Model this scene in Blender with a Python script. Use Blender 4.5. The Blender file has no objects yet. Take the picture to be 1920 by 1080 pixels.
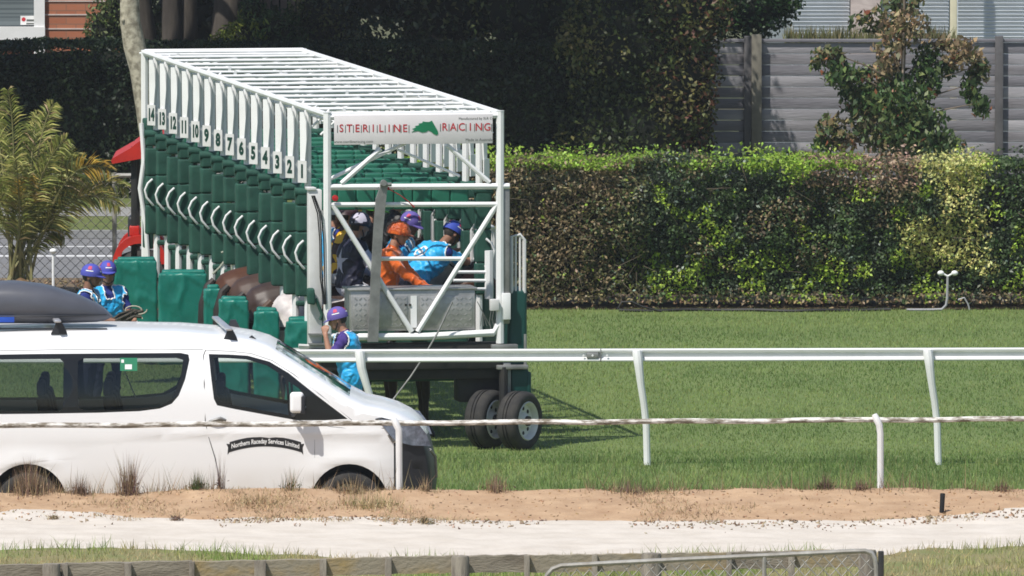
import bpy, bmesh, math, random
import numpy as np
from mathutils import Vector, Matrix, Quaternion
from mathutils.geometry import tessellate_polygon
from mathutils.bvhtree import BVHTree

R = math.radians
random.seed(7)
rng = np.random.default_rng(7)
SC = bpy.context.scene
COL = SC.collection

# ------------------------------------------------------------------ camera, light, exposure
CAM_Y, CAM_Z, F = -150.0, 12.1, 24980.0          # focal length in pixels of a 1920 px wide frame
PITCH = math.atan(1709 / F)
cam = bpy.data.cameras.new('camera'); camo = bpy.data.objects.new('camera', cam); COL.objects.link(camo)
cam.sensor_width = 36; cam.lens = F / 1920 * 36
cam.clip_start = 1; cam.clip_end = 6000
camo.location = (0, CAM_Y, CAM_Z); camo.rotation_euler = (R(90) - PITCH, 0, 0)
SC.camera = camo

SUN_DIR = Vector((0.42, 0.50, -1.0)).normalized()   # the way light travels
w = bpy.data.worlds.new('World'); SC.world = w; w.use_nodes = True
nt = w.node_tree
bg = nt.nodes['Background']
sky = nt.nodes.new('ShaderNodeTexSky'); sky.sky_type = 'NISHITA'; sky.sun_disc = False
sky.sun_elevation = math.asin(-SUN_DIR.z); sky.sun_rotation = math.atan2(-SUN_DIR.x, -SUN_DIR.y) % (2 * math.pi)
nt.links.new(sky.outputs[0], bg.inputs[0]); bg.inputs[1].default_value = 0.10
sl = bpy.data.lights.new('sun', 'SUN'); sl.energy = 4.3; sl.angle = R(0.55); sl.color = (1, 0.955, 0.88)
so = bpy.data.objects.new('sun', sl); COL.objects.link(so)
so.rotation_euler = SUN_DIR.to_track_quat('-Z', 'Y').to_euler(); so.location = (-20, -20, 40)
vs = SC.view_settings
vs.view_transform = 'Standard'; vs.look = 'None'; vs.gamma = 1; vs.exposure = 0.18
SC.cycles.filter_width = 1.7
SC.cycles.max_bounces = 8; SC.cycles.transparent_max_bounces = 24

def at(px, py, Y):
    """world point on the vertical plane y=Y seen at pixel (px,py) of the 1920x1080 photograph"""
    u = (px - 960) / F; v = (540 - py) / F
    c, s = math.cos(PITCH), math.sin(PITCH)
    d = Vector((u, c + v * s, -s + v * c))
    return Vector((0, CAM_Y, CAM_Z)) + d * ((Y - CAM_Y) / d.y)
def wx(px, Y): return at(px, 600, Y).x
def wz(py, Y): return at(960, py, Y).z

# ------------------------------------------------------------------ helpers
def lin(c):
    return tuple(((x / 255) / 12.92 if x / 255 <= 0.04045 else ((x / 255 + 0.055) / 1.055) ** 2.4) for x in c)

MATS = {}
def pm(name, c1, c2=None, scale=6, rough=0.6, metal=0.0, bump=0.0, bscale=None, spec=0.4, coat=0.0, stretch=(1, 1, 1), contrast=(0.35, 0.65), sheen=0, alpha=None, detail=6):
    if name in MATS: return MATS[name]
    m = bpy.data.materials.new(name); m.use_nodes = True; n = m.node_tree; b = n.nodes['Principled BSDF']
    b.inputs['Roughness'].default_value = rough; b.inputs['Metallic'].default_value = metal
    b.inputs['Specular IOR Level'].default_value = spec; b.inputs['Coat Weight'].default_value = coat
    b.inputs['Sheen Weight'].default_value = sheen
    tc = n.nodes.new('ShaderNodeTexCoord'); mp = n.nodes.new('ShaderNodeMapping'); mp.inputs['Scale'].default_value = stretch
    n.links.new(tc.outputs['Object'], mp.inputs[0])
    c2 = c2 or tuple(x * 0.86 for x in c1)
    nz = n.nodes.new('ShaderNodeTexNoise'); nz.inputs['Scale'].default_value = scale; nz.inputs['Detail'].default_value = detail; nz.inputs['Roughness'].default_value = 0.62
    n.links.new(mp.outputs[0], nz.inputs['Vector'])
    cr = n.nodes.new('ShaderNodeValToRGB'); e = cr.color_ramp.elements
    e[0].position, e[1].position = contrast; e[0].color = (*c1, 1); e[1].color = (*c2, 1)
    n.links.new(nz.outputs['Fac'], cr.inputs[0]); n.links.new(cr.outputs[0], b.inputs['Base Color'])
    if bump:
        n2 = n.nodes.new('ShaderNodeTexNoise'); n2.inputs['Scale'].default_value = bscale or scale * 4; n2.inputs['Detail'].default_value = 5
        n.links.new(mp.outputs[0], n2.inputs['Vector'])
        bp = n.nodes.new('ShaderNodeBump'); bp.inputs['Strength'].default_value = bump; bp.inputs['Distance'].default_value = 0.02
        n.links.new(n2.outputs['Fac'], bp.inputs['Height']); n.links.new(bp.outputs[0], b.inputs['Normal'])
    MATS[name] = m
    return m

def leafmat(name, rough=0.5, trans=0.25, spec=0.35):
    m = bpy.data.materials.new(name); m.use_nodes = True; n = m.node_tree; b = n.nodes['Principled BSDF']
    a = n.nodes.new('ShaderNodeAttribute'); a.attribute_name = 'Col'
    b.inputs['Roughness'].default_value = rough; b.inputs['Specular IOR Level'].default_value = spec
    n.links.new(a.outputs['Color'], b.inputs['Base Color'])
    t = n.nodes.new('ShaderNodeBsdfTranslucent'); n.links.new(a.outputs['Color'], t.inputs[0])
    mx = n.nodes.new('ShaderNodeMixShader'); mx.inputs[0].default_value = trans
    n.links.new(b.outputs[0], mx.inputs[1]); n.links.new(t.outputs[0], mx.inputs[2])
    n.links.new(mx.outputs[0], n.nodes['Material Output'].inputs[0])
    MATS[name] = m
    return m

def glassmat(name, tint, refl=0.12):
    m = bpy.data.materials.new(name); m.use_nodes = True; n = m.node_tree; n.nodes.remove(n.nodes['Principled BSDF'])
    t = n.nodes.new('ShaderNodeBsdfTransparent'); t.inputs[0].default_value = (*tint, 1)
    g = n.nodes.new('ShaderNodeBsdfGlossy'); g.inputs['Roughness'].default_value = 0.03; g.inputs[0].default_value = (0.9, 0.95, 1, 1)
    fr = n.nodes.new('ShaderNodeFresnel'); fr.inputs[0].default_value = 1.5
    mx = n.nodes.new('ShaderNodeMixShader'); n.links.new(fr.outputs[0], mx.inputs[0])
    n.links.new(t.outputs[0], mx.inputs[1]); n.links.new(g.outputs[0], mx.inputs[2])
    n.links.new(mx.outputs[0], n.nodes['Material Output'].inputs[0])
    MATS[name] = m
    return m

def tag(o, label=None, cat=None, group=None, kind=None):
    if label: o['label'] = label
    if cat: o['category'] = cat
    if group: o['group'] = group
    if kind: o['kind'] = kind
    return o
def thing(name, label, cat, loc=(0, 0, 0), rz=0, group=None):
    o = bpy.data.objects.new(name, None); COL.objects.link(o); o.location = loc; o.rotation_euler = (0, 0, rz); o.empty_display_size = 0.2
    return tag(o, label, cat, group)

def orth(d):
    d = Vector(d).normalized()
    a = Vector((0, 0, 1)) if abs(d.z) < 0.9 else Vector((1, 0, 0))
    x = d.cross(a).normalized(); return x, d.cross(x).normalized(), d

class MB:
    def __init__(s): s.bm = bmesh.new(); s.mi = 0
    def face(s, vs):
        try: f = s.bm.faces.new(vs); f.material_index = s.mi; return f
        except ValueError: return None
    def box(s, c, size, bev=0, M=None):
        hx, hy, hz = (x / 2 for x in size); c = Vector(c)
        co = [Vector((x, y, z)) for x in (-hx, hx) for y in (-hy, hy) for z in (-hz, hz)]
        if M is not None: co = [M @ p for p in co]
        v = [s.bm.verts.new(c + p) for p in co]
        fs = [s.face([v[i] for i in q]) for q in ((0, 1, 3, 2), (4, 6, 7, 5), (0, 4, 5, 1), (2, 3, 7, 6), (0, 2, 6, 4), (1, 5, 7, 3))]
        if bev:
            es = {e for f in fs for e in f.edges}
            r = bmesh.ops.bevel(s.bm, geom=list(es), offset=bev, segments=2, affect='EDGES', profile=0.5)
            for f in r['faces']: f.material_index = s.mi
        return s
    def rbox(s, c, size, r=0.03, n=5, M=None, noise=0, nscale=6, seed=0):
        """box with rounded edges, subdivided n times per side; optional lumpy surface"""
        h = Vector(size) / 2; c = Vector(c); cache = {}
        r = min(r, min(h))
        inner = Vector((h.x - r, h.y - r, h.z - r))
        def vert(p):
            k = tuple(round(x, 5) for x in p)
            if k in cache: return cache[k]
            q = Vector((p[0] * h.x, p[1] * h.y, p[2] * h.z))
            i = Vector([max(-inner[a], min(inner[a], q[a])) for a in range(3)])
            d = q - i
            d = d.normalized() if d.length > 1e-9 else Vector((0, 0, 1))
            q = i + d * r
            if noise < 0:      # sharp pulled folds of a tarpaulin
                from mathutils import noise as mn
                pp = (q + c) * nscale; pp.x = pp.x * .9 + pp.z * .6; pp.z *= .6
                r1 = 1 - 3.0 * abs(mn.noise(pp + Vector((seed, seed * 2.3, 0)))); r2 = 1 - 3.0 * abs(mn.noise(pp * 2.2 + Vector((seed + 7, 0, 3))))
                q += d * (-noise) * (max(0, r1) ** 2 + .45 * max(0, r2) ** 2 + .8 * mn.noise(pp * .5))
            elif noise > 0:
                from mathutils import noise as mn
                q += d * mn.noise((q + c) * nscale + Vector((seed, seed * 2.3, 0))) * noise
            if M is not None: q = M @ q
            cache[k] = s.bm.verts.new(c + q); return cache[k]
        # clustered parameter so that the rounding is resolved
        def params(a):
            e = 1 - r / h[a]
            inn = [(-e + 2 * e * i / n) for i in range(n + 1)] if e > 0.02 else [0]
            out = [1 - (1 - e) * k for k in (0, 0.3, 0.65)] if e > 0.02 else [1, .75, .4]
            return sorted(set([round(x, 5) for x in ([-x for x in out] + inn + out)]))
        P = [params(a) for a in range(3)]
        for ax in range(3):
            a, b = [(1, 2), (2, 0), (0, 1)][ax]
            for sg in (-1, 1):
                for i in range(len(P[a]) - 1):
                    for j in range(len(P[b]) - 1):
                        q = []
                        for (di, dj) in ((0, 0), (1, 0), (1, 1), (0, 1)):
                            p = [0, 0, 0]; p[ax] = sg; p[a] = P[a][i + di]; p[b] = P[b][j + dj]; q.append(vert(p))
                        if sg < 0: q.reverse()
                        s.face(q)
        return s
    def tube(s, p, q, r, r2=None, n=8, cap=True):
        return s.path([p, q], [r, r if r2 is None else r2], n, cap)
    def path(s, pts, r, n=8, cap=True, flat=1.0):
        pts = [Vector(p) for p in pts]; k = len(pts)
        rs = r if isinstance(r, (list, tuple)) else [r] * k
        rings = []; px = None
        for i, p in enumerate(pts):
            d = (pts[min(i + 1, k - 1)] - pts[max(i - 1, 0)])
            if d.length < 1e-9: d = Vector((0, 0, 1))
            d.normalize()
            if px is None: x, y, _ = orth(d)
            else:
                x = (px - d * px.dot(d)); x = x.normalized() if x.length > 1e-6 else orth(d)[0]; y = d.cross(x)
            px = x
            rings.append([s.bm.verts.new(p + (x * math.cos(2 * math.pi * j / n) + y * flat * math.sin(2 * math.pi * j / n)) * rs[i]) for j in range(n)])
        for a, b in zip(rings, rings[1:]):
            for j in range(n): s.face([a[j], a[(j + 1) % n], b[(j + 1) % n], b[j]])
        if cap: s.face(rings[0][::-1]); s.face(rings[-1])
        return s
    def capsule(s, a, b, ra, rb, n=12, hem=3):
        a, b = Vector(a), Vector(b); d = b - a; L = d.length
        if L < 1e-6: d = Vector((0, 0, 1))
        d.normalize()
        pts = []; rs = []
        for i in range(hem, 0, -1):
            t = math.pi / 2 * i / hem * 0.97
            pts.append(a - d * ra * math.sin(t)); rs.append(ra * math.cos(t))
        pts.append(a); rs.append(ra)
        if L >= 1e-6: pts.append(b); rs.append(rb)
        for i in range(1, hem + 1):
            t = math.pi / 2 * i / hem * 0.97
            pts.append(b + d * rb * math.sin(t)); rs.append(rb * math.cos(t))
        # rings share one frame
        x, y, _ = orth(d); rings = []
        for p, r in zip(pts, rs):
            rings.append([s.bm.verts.new(p + (x * math.cos(2 * math.pi * j / n) + y * math.sin(2 * math.pi * j / n)) * r) for j in range(n)])
        for p, q in zip(rings, rings[1:]):
            for j in range(n): s.face([p[j], p[(j + 1) % n], q[(j + 1) % n], q[j]])
        s.face(rings[0][::-1]); s.face(rings[-1])
        return s
    def ell(s, c, rad, M=None, nu=16, nv=10, v0=-1.0, v1=1.0, u0=0.0, u1=1.0, grow=0):
        """ellipsoid (or a patch of it); v in -1..1 is latitude/90deg, u in 0..1 turns about z starting at +x"""
        c = Vector(c); g = []
        for j in range(nv + 1):
            la = (v0 + (v1 - v0) * j / nv) * math.pi / 2; row = []
            for i in range(nu + (0 if (u1 - u0) >= 1 else 1)):
                lo = (u0 + (u1 - u0) * i / nu) * 2 * math.pi
                p = Vector(((rad[0] + grow) * math.cos(la) * math.cos(lo), (rad[1] + grow) * math.cos(la) * math.sin(lo), (rad[2] + grow) * math.sin(la)))
                if M is not None: p = M @ p
                row.append(s.bm.verts.new(c + p))
            g.append(row)
        full = (u1 - u0) >= 1; m = len(g[0])
        for a, b in zip(g, g[1:]):
            for i in range(m if full else m - 1): s.face([a[i], a[(i + 1) % m], b[(i + 1) % m], b[i]])
        return s
    def prism(s, poly, axis, a, b):
        """2-D polygon extruded along axis (0,1,2) from a to b; poly gives the other two coordinates in order"""
        def P(q, t):
            if axis == 0: return Vector((t, q[0], q[1]))
            if axis == 1: return Vector((q[0], t, q[1]))
            return Vector((q[0], q[1], t))
        A = [s.bm.verts.new(P(q, a)) for q in poly]; B = [s.bm.verts.new(P(q, b)) for q in poly]
        k = len(poly)
        for i in range(k): s.face([A[i], A[(i + 1) % k], B[(i + 1) % k], B[i]])
        tri = tessellate_polygon([[Vector((q[0], q[1], 0)) for q in poly]])
        for t in tri: s.face([A[i] for i in t]); s.face([B[i] for i in t][::-1])
        return s
    def sheet(s, pts):
        s.face([s.bm.verts.new(Vector(p)) for p in pts]); return s
    def grid(s, xs, ys, fn):
        g = [[s.bm.verts.new(Vector(fn(x, y))) for x in xs] for y in ys]
        for a, b in zip(g, g[1:]):
            for i in range(len(xs) - 1): s.face([a[i], a[i + 1], b[i + 1], b[i]])
        return s
    def lathe(s, prof, c, axis, n=24):
        x, y, d = orth(axis); c = Vector(c); rings = []
        for (t, r) in prof:
            rings.append([s.bm.verts.new(c + d * t + (x * math.cos(2 * math.pi * j / n) + y * math.sin(2 * math.pi * j / n)) * r) for j in range(n)])
        for a, b in zip(rings, rings[1:]):
            for j in range(n): s.face([a[j], a[(j + 1) % n], b[(j + 1) % n], b[j]])
        return s
    def build(s, name, mats, parent=None, smooth=35, fixn=True):
        if fixn: bmesh.ops.recalc_face_normals(s.bm, faces=s.bm.faces)
        me = bpy.data.meshes.new(name); s.bm.to_mesh(me); s.bm.free()
        for m in (mats if isinstance(mats, (list, tuple)) else [mats]): me.materials.append(m)
        if smooth:
            me.polygons.foreach_set('use_smooth', [True] * len(me.polygons)); me.set_sharp_from_angle(angle=R(smooth))
        return link(name, me, parent)

def link(name, me, parent=None):
    o = bpy.data.objects.new(name, me); COL.objects.link(o)
    if parent is not None: o.parent = parent
    return o

def arrmesh(name, V, faces, mat, col=None, parent=None, smooth=False):
    """mesh straight from arrays: V (n,3), faces (m,k), col (n,3) per vertex"""
    me = bpy.data.meshes.new(name); V = np.asarray(V, np.float32); faces = np.asarray(faces, np.int32)
    m, k = faces.shape
    me.vertices.add(len(V)); me.vertices.foreach_set('co', V.ravel())
    me.loops.add(m * k); me.loops.foreach_set('vertex_index', faces.ravel())
    me.polygons.add(m); me.polygons.foreach_set('loop_start', np.arange(0, m * k, k, dtype=np.int32))
    me.update(calc_edges=True)
    if col is not None:
        a = me.color_attributes.new('Col', 'FLOAT_COLOR', 'POINT')
        c = np.ones((len(V), 4), np.float32); c[:, :3] = col; a.data.foreach_set('color', c.ravel())
    if smooth: me.polygons.foreach_set('use_smooth', [True] * m)
    me.materials.append(mat)
    return link(name, me, parent)

_T = np.random.default_rng(3).random((256, 256))
def vn(x, y, seed=0):
    x = np.asarray(x, float) + seed * 17.31; y = np.asarray(y, float) + seed * 9.77
    xi = np.floor(x).astype(int); yi = np.floor(y).astype(int); fx = x - xi; fy = y - yi
    fx = fx * fx * (3 - 2 * fx); fy = fy * fy * (3 - 2 * fy)
    t = lambda a, b: _T[a % 256, b % 256]
    return (t(xi, yi) * (1 - fx) + t(xi + 1, yi) * fx) * (1 - fy) + (t(xi, yi + 1) * (1 - fx) + t(xi + 1, yi + 1) * fx) * fy
def fbm(x, y, seed=0, o=4):
    v = 0; a = 0.5
    for i in range(o):
        v = v + a * vn(np.asarray(x) * 2 ** i, np.asarray(y) * 2 ** i, seed + i * 3); a *= 0.5
    return v / (1 - 0.5 ** o)

def unit(a): return a / np.maximum(np.linalg.norm(a, axis=1, keepdims=True), 1e-9)

def leaves(name, P, size, col, mat, parent=None, ratio=0.5, nb=None, nbw=0.0, droop=0.0, g=None):
    """one small bent leaf (two triangles folded at the rib) at every point of P"""
    g = g or rng; n = len(P)
    nor = unit(g.normal(size=(n, 3)))
    if nb is not None: nor = unit(nor + np.asarray(nb) * nbw)
    t = g.normal(size=(n, 3)); t[:, 2] -= droop
    t = unit(t - nor * np.sum(t * nor, 1, keepdims=True)); b = np.cross(nor, t)
    L = (np.asarray(size) * g.uniform(0.65, 1.3, n))[:, None]
    W = L * ratio
    V = np.empty((n, 4, 3))
    V[:, 0] = P - t * L * 0.5; V[:, 1] = P + b * W * 0.5 + nor * W * 0.15; V[:, 2] = P + t * L * 0.5 - nor * L * 0.1; V[:, 3] = P - b * W * 0.5 + nor * W * 0.15
    F4 = np.arange(n * 4).reshape(n, 4)
    c = np.repeat(np.asarray(col), 4, axis=0) if np.ndim(col) == 2 else col
    return arrmesh(name, V.reshape(-1, 3), F4, mat, c, parent)

def blades(name, P, h, wd, col, mat, parent=None, lean=0.35, g=None):
    """grass blades: narrow triangles standing on the points of P"""
    g = g or rng; n = len(P)
    a = g.uniform(0, 2 * math.pi, n); hh = h * g.uniform(0.5, 1.3, n)
    la = g.uniform(0, 2 * math.pi, n); lm = np.abs(g.normal(0, lean, n)) * hh
    V = np.empty((n, 3, 3))
    dx = np.stack([np.cos(a), np.sin(a), np.zeros(n)], 1) * (np.asarray(wd) * 0.5 * np.ones(n))[:, None]
    V[:, 0] = P - dx; V[:, 1] = P + dx
    V[:, 2] = P + np.stack([np.cos(la) * lm, np.sin(la) * lm, hh], 1)
    return arrmesh(name, V.reshape(-1, 3), np.arange(n * 3).reshape(n, 3), mat, np.repeat(col, 3, axis=0), parent)

def mix(cols, wts):
    wts = np.asarray(wts, float); wts = wts / wts.sum(0)
    return sum(np.asarray(c)[None, :] * w_[:, None] for c, w_ in zip(cols, wts))
def jitter(c, n, amt=0.35, g=None):
    g = g or rng
    c = np.asarray(c, float); c = np.tile(c, (n, 1)) if c.ndim == 1 else c
    return np.clip(c * g.uniform(1 - amt, 1 + amt, (n, 1)) * g.uniform(0.9, 1.1, (n, 3)), 0, 1)

def text_geo(s, size, bold=0.0, align='CENTER'):
    """filled letter outlines of the built-in font as (verts, faces) in the xy plane"""
    cu = bpy.data.curves.new('lettering', 'FONT'); cu.body = s; cu.size = size; cu.offset = bold; cu.align_x = align; cu.align_y = 'CENTER'; cu.resolution_u = 3
    o = bpy.data.objects.new('lettering', cu); COL.objects.link(o)
    dg = bpy.context.evaluated_depsgraph_get(); dg.update()
    me = bpy.data.meshes.new_from_object(o.evaluated_get(dg))
    v = [tuple(p.co) for p in me.vertices]; f = [tuple(p.vertices) for p in me.polygons]
    bpy.data.objects.remove(o); bpy.data.curves.remove(cu); bpy.data.meshes.remove(me)
    return v, f
def lettering(name, s, size, fn, mat, parent, bold=0.0, align='CENTER', xs=1.0):
    v, f = text_geo(s, size, bold, align)
    me = bpy.data.meshes.new(name); me.from_pydata([fn(p[0] * xs, p[1]) for p in v], [], f); me.materials.append(mat)
    return link(name, me, parent)

def remesh_obj(mb, voxel, smooth_it=4):
    """union of overlapping closed shapes as one continuous surface"""
    bmesh.ops.recalc_face_normals(mb.bm, faces=mb.bm.faces)
    me = bpy.data.meshes.new('tmp'); mb.bm.to_mesh(me); mb.bm.free()
    o = bpy.data.objects.new('tmp', me); COL.objects.link(o)
    r = o.modifiers.new('r', 'REMESH'); r.mode = 'VOXEL'; r.voxel_size = voxel
    sm = o.modifiers.new('s', 'SMOOTH'); sm.iterations = smooth_it; sm.factor = 0.5
    dg = bpy.context.evaluated_depsgraph_get(); dg.update()
    out = bpy.data.meshes.new_from_object(o.evaluated_get(dg))
    bpy.data.objects.remove(o); bpy.data.meshes.remove(me)
    return out

# ------------------------------------------------------------------ materials
WHITE = pm('white_paint', (0.80, 0.80, 0.80), (0.70, 0.70, 0.69), 3, 0.35, contrast=(0.45, 0.8))
WHITE2 = pm('dull_white_paint', (0.66, 0.655, 0.65), (0.5, 0.49, 0.47), 4, 0.5, contrast=(0.4, 0.85))
PAD = pm('green_vinyl_pad', (0.018, 0.084, 0.058), (0.011, 0.056, 0.040), 5, 0.72, bump=0.35, bscale=9)
TARP = pm('green_tarpaulin', (0.004, 0.175, 0.132), (0.003, 0.125, 0.096), 2.5, 0.42, bump=0.4, bscale=7, spec=0.5)
PAD_SUN = pm('sunlit_pad_vinyl', (0.014, 0.145, 0.090), (0.011, 0.115, 0.07), 5, 0.5, bump=0.2, bscale=9)  # pad vinyl coloured brighter, painting sunlight onto the header tops
DKGREEN = pm('dark_green_paint', (0.006, 0.06, 0.05), None, 4, 0.5)
DARK = pm('dark_chassis_steel', (0.016, 0.017, 0.018), (0.03, 0.027, 0.024), 5, 0.65)
STEEL = pm('grey_galvanised_steel', (0.30, 0.30, 0.29), (0.20, 0.20, 0.195), 7, 0.45, 0.4)
RUBBER = pm('tyre_rubber', (0.022, 0.022, 0.023), (0.045, 0.042, 0.038), 8, 0.85, bump=0.2)
SIGNW = pm('sign_panel', (0.74, 0.70, 0.71), (0.68, 0.64, 0.65), 3, 0.4)
RED_L = pm('red_letters', (0.55, 0.03, 0.04), None, 5, 0.5)
GREEN_L = pm('green_emblem', (0.01, 0.2, 0.09), None, 5, 0.5)
NUM_L = pm('number_green', (0.006, 0.045, 0.032), None, 5, 0.5)
GREY_L = pm('grey_letters', (0.12, 0.13, 0.12), None, 5, 0.5)
BLACK = pm('black_rubber_cable', (0.012, 0.012, 0.013), None, 5, 0.6)
REDSTRAP = pm('red_webbing', (0.5, 0.015, 0.02), None, 8, 0.7)
LEAF = leafmat('leaf')
GRASSB = leafmat('grass_blade', 0.6, 0.45, 0.2)
DRY = leafmat('dry_blade', 0.8, 0.2, 0.1)
BARK = pm('dark_bark', (0.05, 0.042, 0.036), (0.1, 0.085, 0.07), 4, 0.9, bump=0.6, stretch=(1, 1, 0.25))
TWIG = pm('twig_bark', (0.13, 0.1, 0.07), (0.2, 0.16, 0.12), 8, 0.9)
# ------------------------------------------------------------------ terrain (ground profile along the line of sight)
GP = [(-400, 0.72), (-40, 0.74), (-21, 0.71), (-17.0, 0.70), (-15.5, 0.86), (-15.2, 0.84), (-14.25, 0.24), (-12, 0.235), (-3.5, 0.12), (0, 0.0), (3000, 0.0)]
def gz(Y):
    return float(np.interp(Y, [p[0] for p in GP], [p[1] for p in GP]))
def gza(Y): return np.interp(Y, [p[0] for p in GP], [p[1] for p in GP])

GROUND = pm('soil_and_rough_grass', (0.07, 0.09, 0.035), (0.11, 0.10, 0.055), 0.6, 0.95)
TURFM = pm('turf_soil', (0.11, 0.16, 0.045), (0.15, 0.20, 0.06), 1.3, 0.95, bump=0.4, bscale=30, stretch=(1, 0.35, 1))
mb = MB()
ys = [-400, -120, -60, -45, -40, -30, -22, -18, -17, -14.25, -12, -3.5, 0, 20, 60, 150, 400, 1200, 3000]
xs = [-3000, -600, -150, -40, 0, 40, 150, 600, 3000]
mb.grid(xs, ys, lambda x, y: (x, y, min(gz(y), 0.24 if -17 < y < -14.25 else 9) - 0.05 - (0.25 if -17.5 < y < -14 else 0)))
tag(mb.build('ground', GROUND, smooth=0), kind='structure', label='rough ground reaching to the horizon', cat='ground')

mb = MB()
mb.grid(np.linspace(-60, 60, 61), [-14.5, -14.25, -12, -8, -3.5, -1.5, 0, 4, 8, 12, 16, 20, 22.75], lambda x, y: (x, y, gz(max(y, -14.25)) + 0.0))
tag(mb.build('turf_track', TURFM, smooth=60), kind='structure', label='mown green turf of the race track', cat='turf')

# orange sand bank with a lumpy crest
BERM = pm('orange_sand', (0.50, 0.345, 0.215), (0.33, 0.205, 0.12), 3.2, 0.95, bump=0.7, bscale=18, detail=10, contrast=(.3,.75))
SANDM = pm('pale_sand', (0.63, 0.575, 0.51), (0.54, 0.485, 0.42), 2.6, 0.95, bump=0.35, bscale=16)
def bermz(x, y):
    b = gz(y)
    crest = np.clip(1 - abs(y + 15.6) / 1.3, 0, 1)
    side = float(np.interp(x, [-8, -5.5, -2, 2, 8], [-0.035, -0.03, -0.012, 0.0, 0.02]))
    h = (float(fbm(x * 1.1, y * 1.1, 5)) - 0.5) * 0.12 + (float(fbm(x * 4.5, y * 4.5, 8)) - 0.5) * 0.05
    edge = np.clip((y + 17.8) / 0.5, 0, 1)
    return b + (side + h) * (0.35 + 0.65 * crest) - 0.06 * (1 - edge)
def berm_edge(x):   # where the orange sand gives way to the pale sand
    return float(np.interp(x, [-7, -4.3, -3.8, -1.8, -0.4, 1.5, 3.5, 5.3, 7], [-16.25, -16.3, -16.8, -16.75, -17.1, -17.15, -17.05, -16.5, -16.4])) + (float(fbm(x * 1.4, 3.3, 9)) - 0.5) * 0.5
mb = MB()
mb.grid(np.arange(-9, 9.01, 0.07), list(np.arange(-14.3, -18.0, -0.075)), lambda x, y: (x, y, bermz(x, y) - 0.02 - max(0, berm_edge(x) - y) * 0.35))
BERMO = tag(mb.build('sand_bank', BERM, smooth=180), kind='structure', label='bank of orange sand beside the pale track', cat='sand')
mb = MB()
def pathz(x, y):
    e = berm_edge(x); up = max(0.0, y - e)
    base = bermz(x, max(y, -17.9)) if y > -17.6 else gz(y)
    return base - 0.025 - up * 0.5 + (float(fbm(x * 2.2, y * 2.2, 12)) - 0.5) * 0.03 + 0.007 * math.sin(y * 11 + 1.5 * float(fbm(x * .5, y, 14))) * float(fbm(x * .8, y * 2, 15)) + (float(fbm(x * 6, y * 6, 16)) - .5) * .012
mb.grid(np.arange(-9, 9.01, 0.09), list(np.arange(-15.9, -21.8, -0.09)), lambda x, y: (x, y, pathz(x, y)))
tag(mb.build('sand_path', SANDM, smooth=180), kind='structure', label='pale sand track running across the view', cat='sand')

# turf of the foreground and its blades
FGM = pm('foreground_soil', (0.25, 0.21, 0.11), (0.17, 0.19, 0.065), 1.2, 0.95, bump=0.5, bscale=25)
def fg_edge(x):
    return float(np.interp(x, [-7, -5, -3.5, -1.5, 0, 2.5, 3.6, 4.0, 5.5, 7], [-21.1, -21.2, -20.6, -22.0, -22.2, -21.4, -21.6, -20.8, -19.9, -19.7])) + (float(fbm(x * 1.2, 7.7, 4)) - 0.5) * 0.9
mb = MB()
mb.grid(np.arange(-12, 12.01, 0.15), list(np.arange(-18.9, -44, -0.2)), lambda x, y: (x, y, gz(y) + 0.012 - max(0.0, y - fg_edge(x)) * 0.2 + (float(fbm(x, y, 2)) - 0.5) * 0.05))
tag(mb.build('foreground_lawn', FGM, smooth=180), kind='structure', label='worn grass strip in front of the sand', cat='lawn')

# road, verges and footpath beyond the far hedge
ASPH = pm('asphalt', (0.20, 0.20, 0.205), (0.16, 0.16, 0.165), 5, 0.9, bump=0.3, bscale=60)
CONC = pm('concrete', (0.30, 0.30, 0.295), (0.25, 0.25, 0.245), 3, 0.9)
MULCH = pm('dry_mulch', (0.20, 0.15, 0.09), (0.10, 0.07, 0.045), 9, 0.95, bump=0.8, bscale=30)
VERGE = pm('verge_grass', (0.10, 0.135, 0.035), (0.14, 0.155, 0.05), 2.5, 0.95, bump=0.6, bscale=40)
def strip(name, y0, y1, z, m, label, cat):
    b = MB(); b.grid(np.linspace(-60, 60, 25), [y0, (y0 + y1) / 2, y1], lambda x, y: (x, y, z))
    return tag(b.build(name, m, smooth=0), kind='structure', label=label, cat=cat)
strip('mulch_bed', 22.75, 28.8, 0.004, MULCH, 'brown mulch bed under the palm and hedge', 'mulch')
strip('road', 28.8, 37.35, -0.02, ASPH, 'grey asphalt road behind the hedge', 'road')
strip('road_verge', 37.5, 40.6, 0.09, VERGE, 'mown verge between road and footpath', 'grass')
strip('footpath', 40.6, 42.7, 0.094, CONC, 'grey concrete footpath', 'footpath')
strip('garden_verge', 42.7, 46.2, 0.09, VERGE, 'mown verge in front of the dark hedge', 'grass')
b = MB(); b.box((0, 37.42, 0.04), (120, 0.15, 0.11)); tag(b.build('kerb', CONC, smooth=0), kind='structure', label='concrete kerb along the far side of the road', cat='kerb')
b = MB(); b.box((0, 33.6, -0.017), (120, 0.28, 0.006)); b.box((0, 35.6, -0.017), (120, 0.12, 0.006)); tag(b.build('road_marking', WHITE, smooth=0), kind='structure', label='white painted line along the road', cat='road marking')

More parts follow.
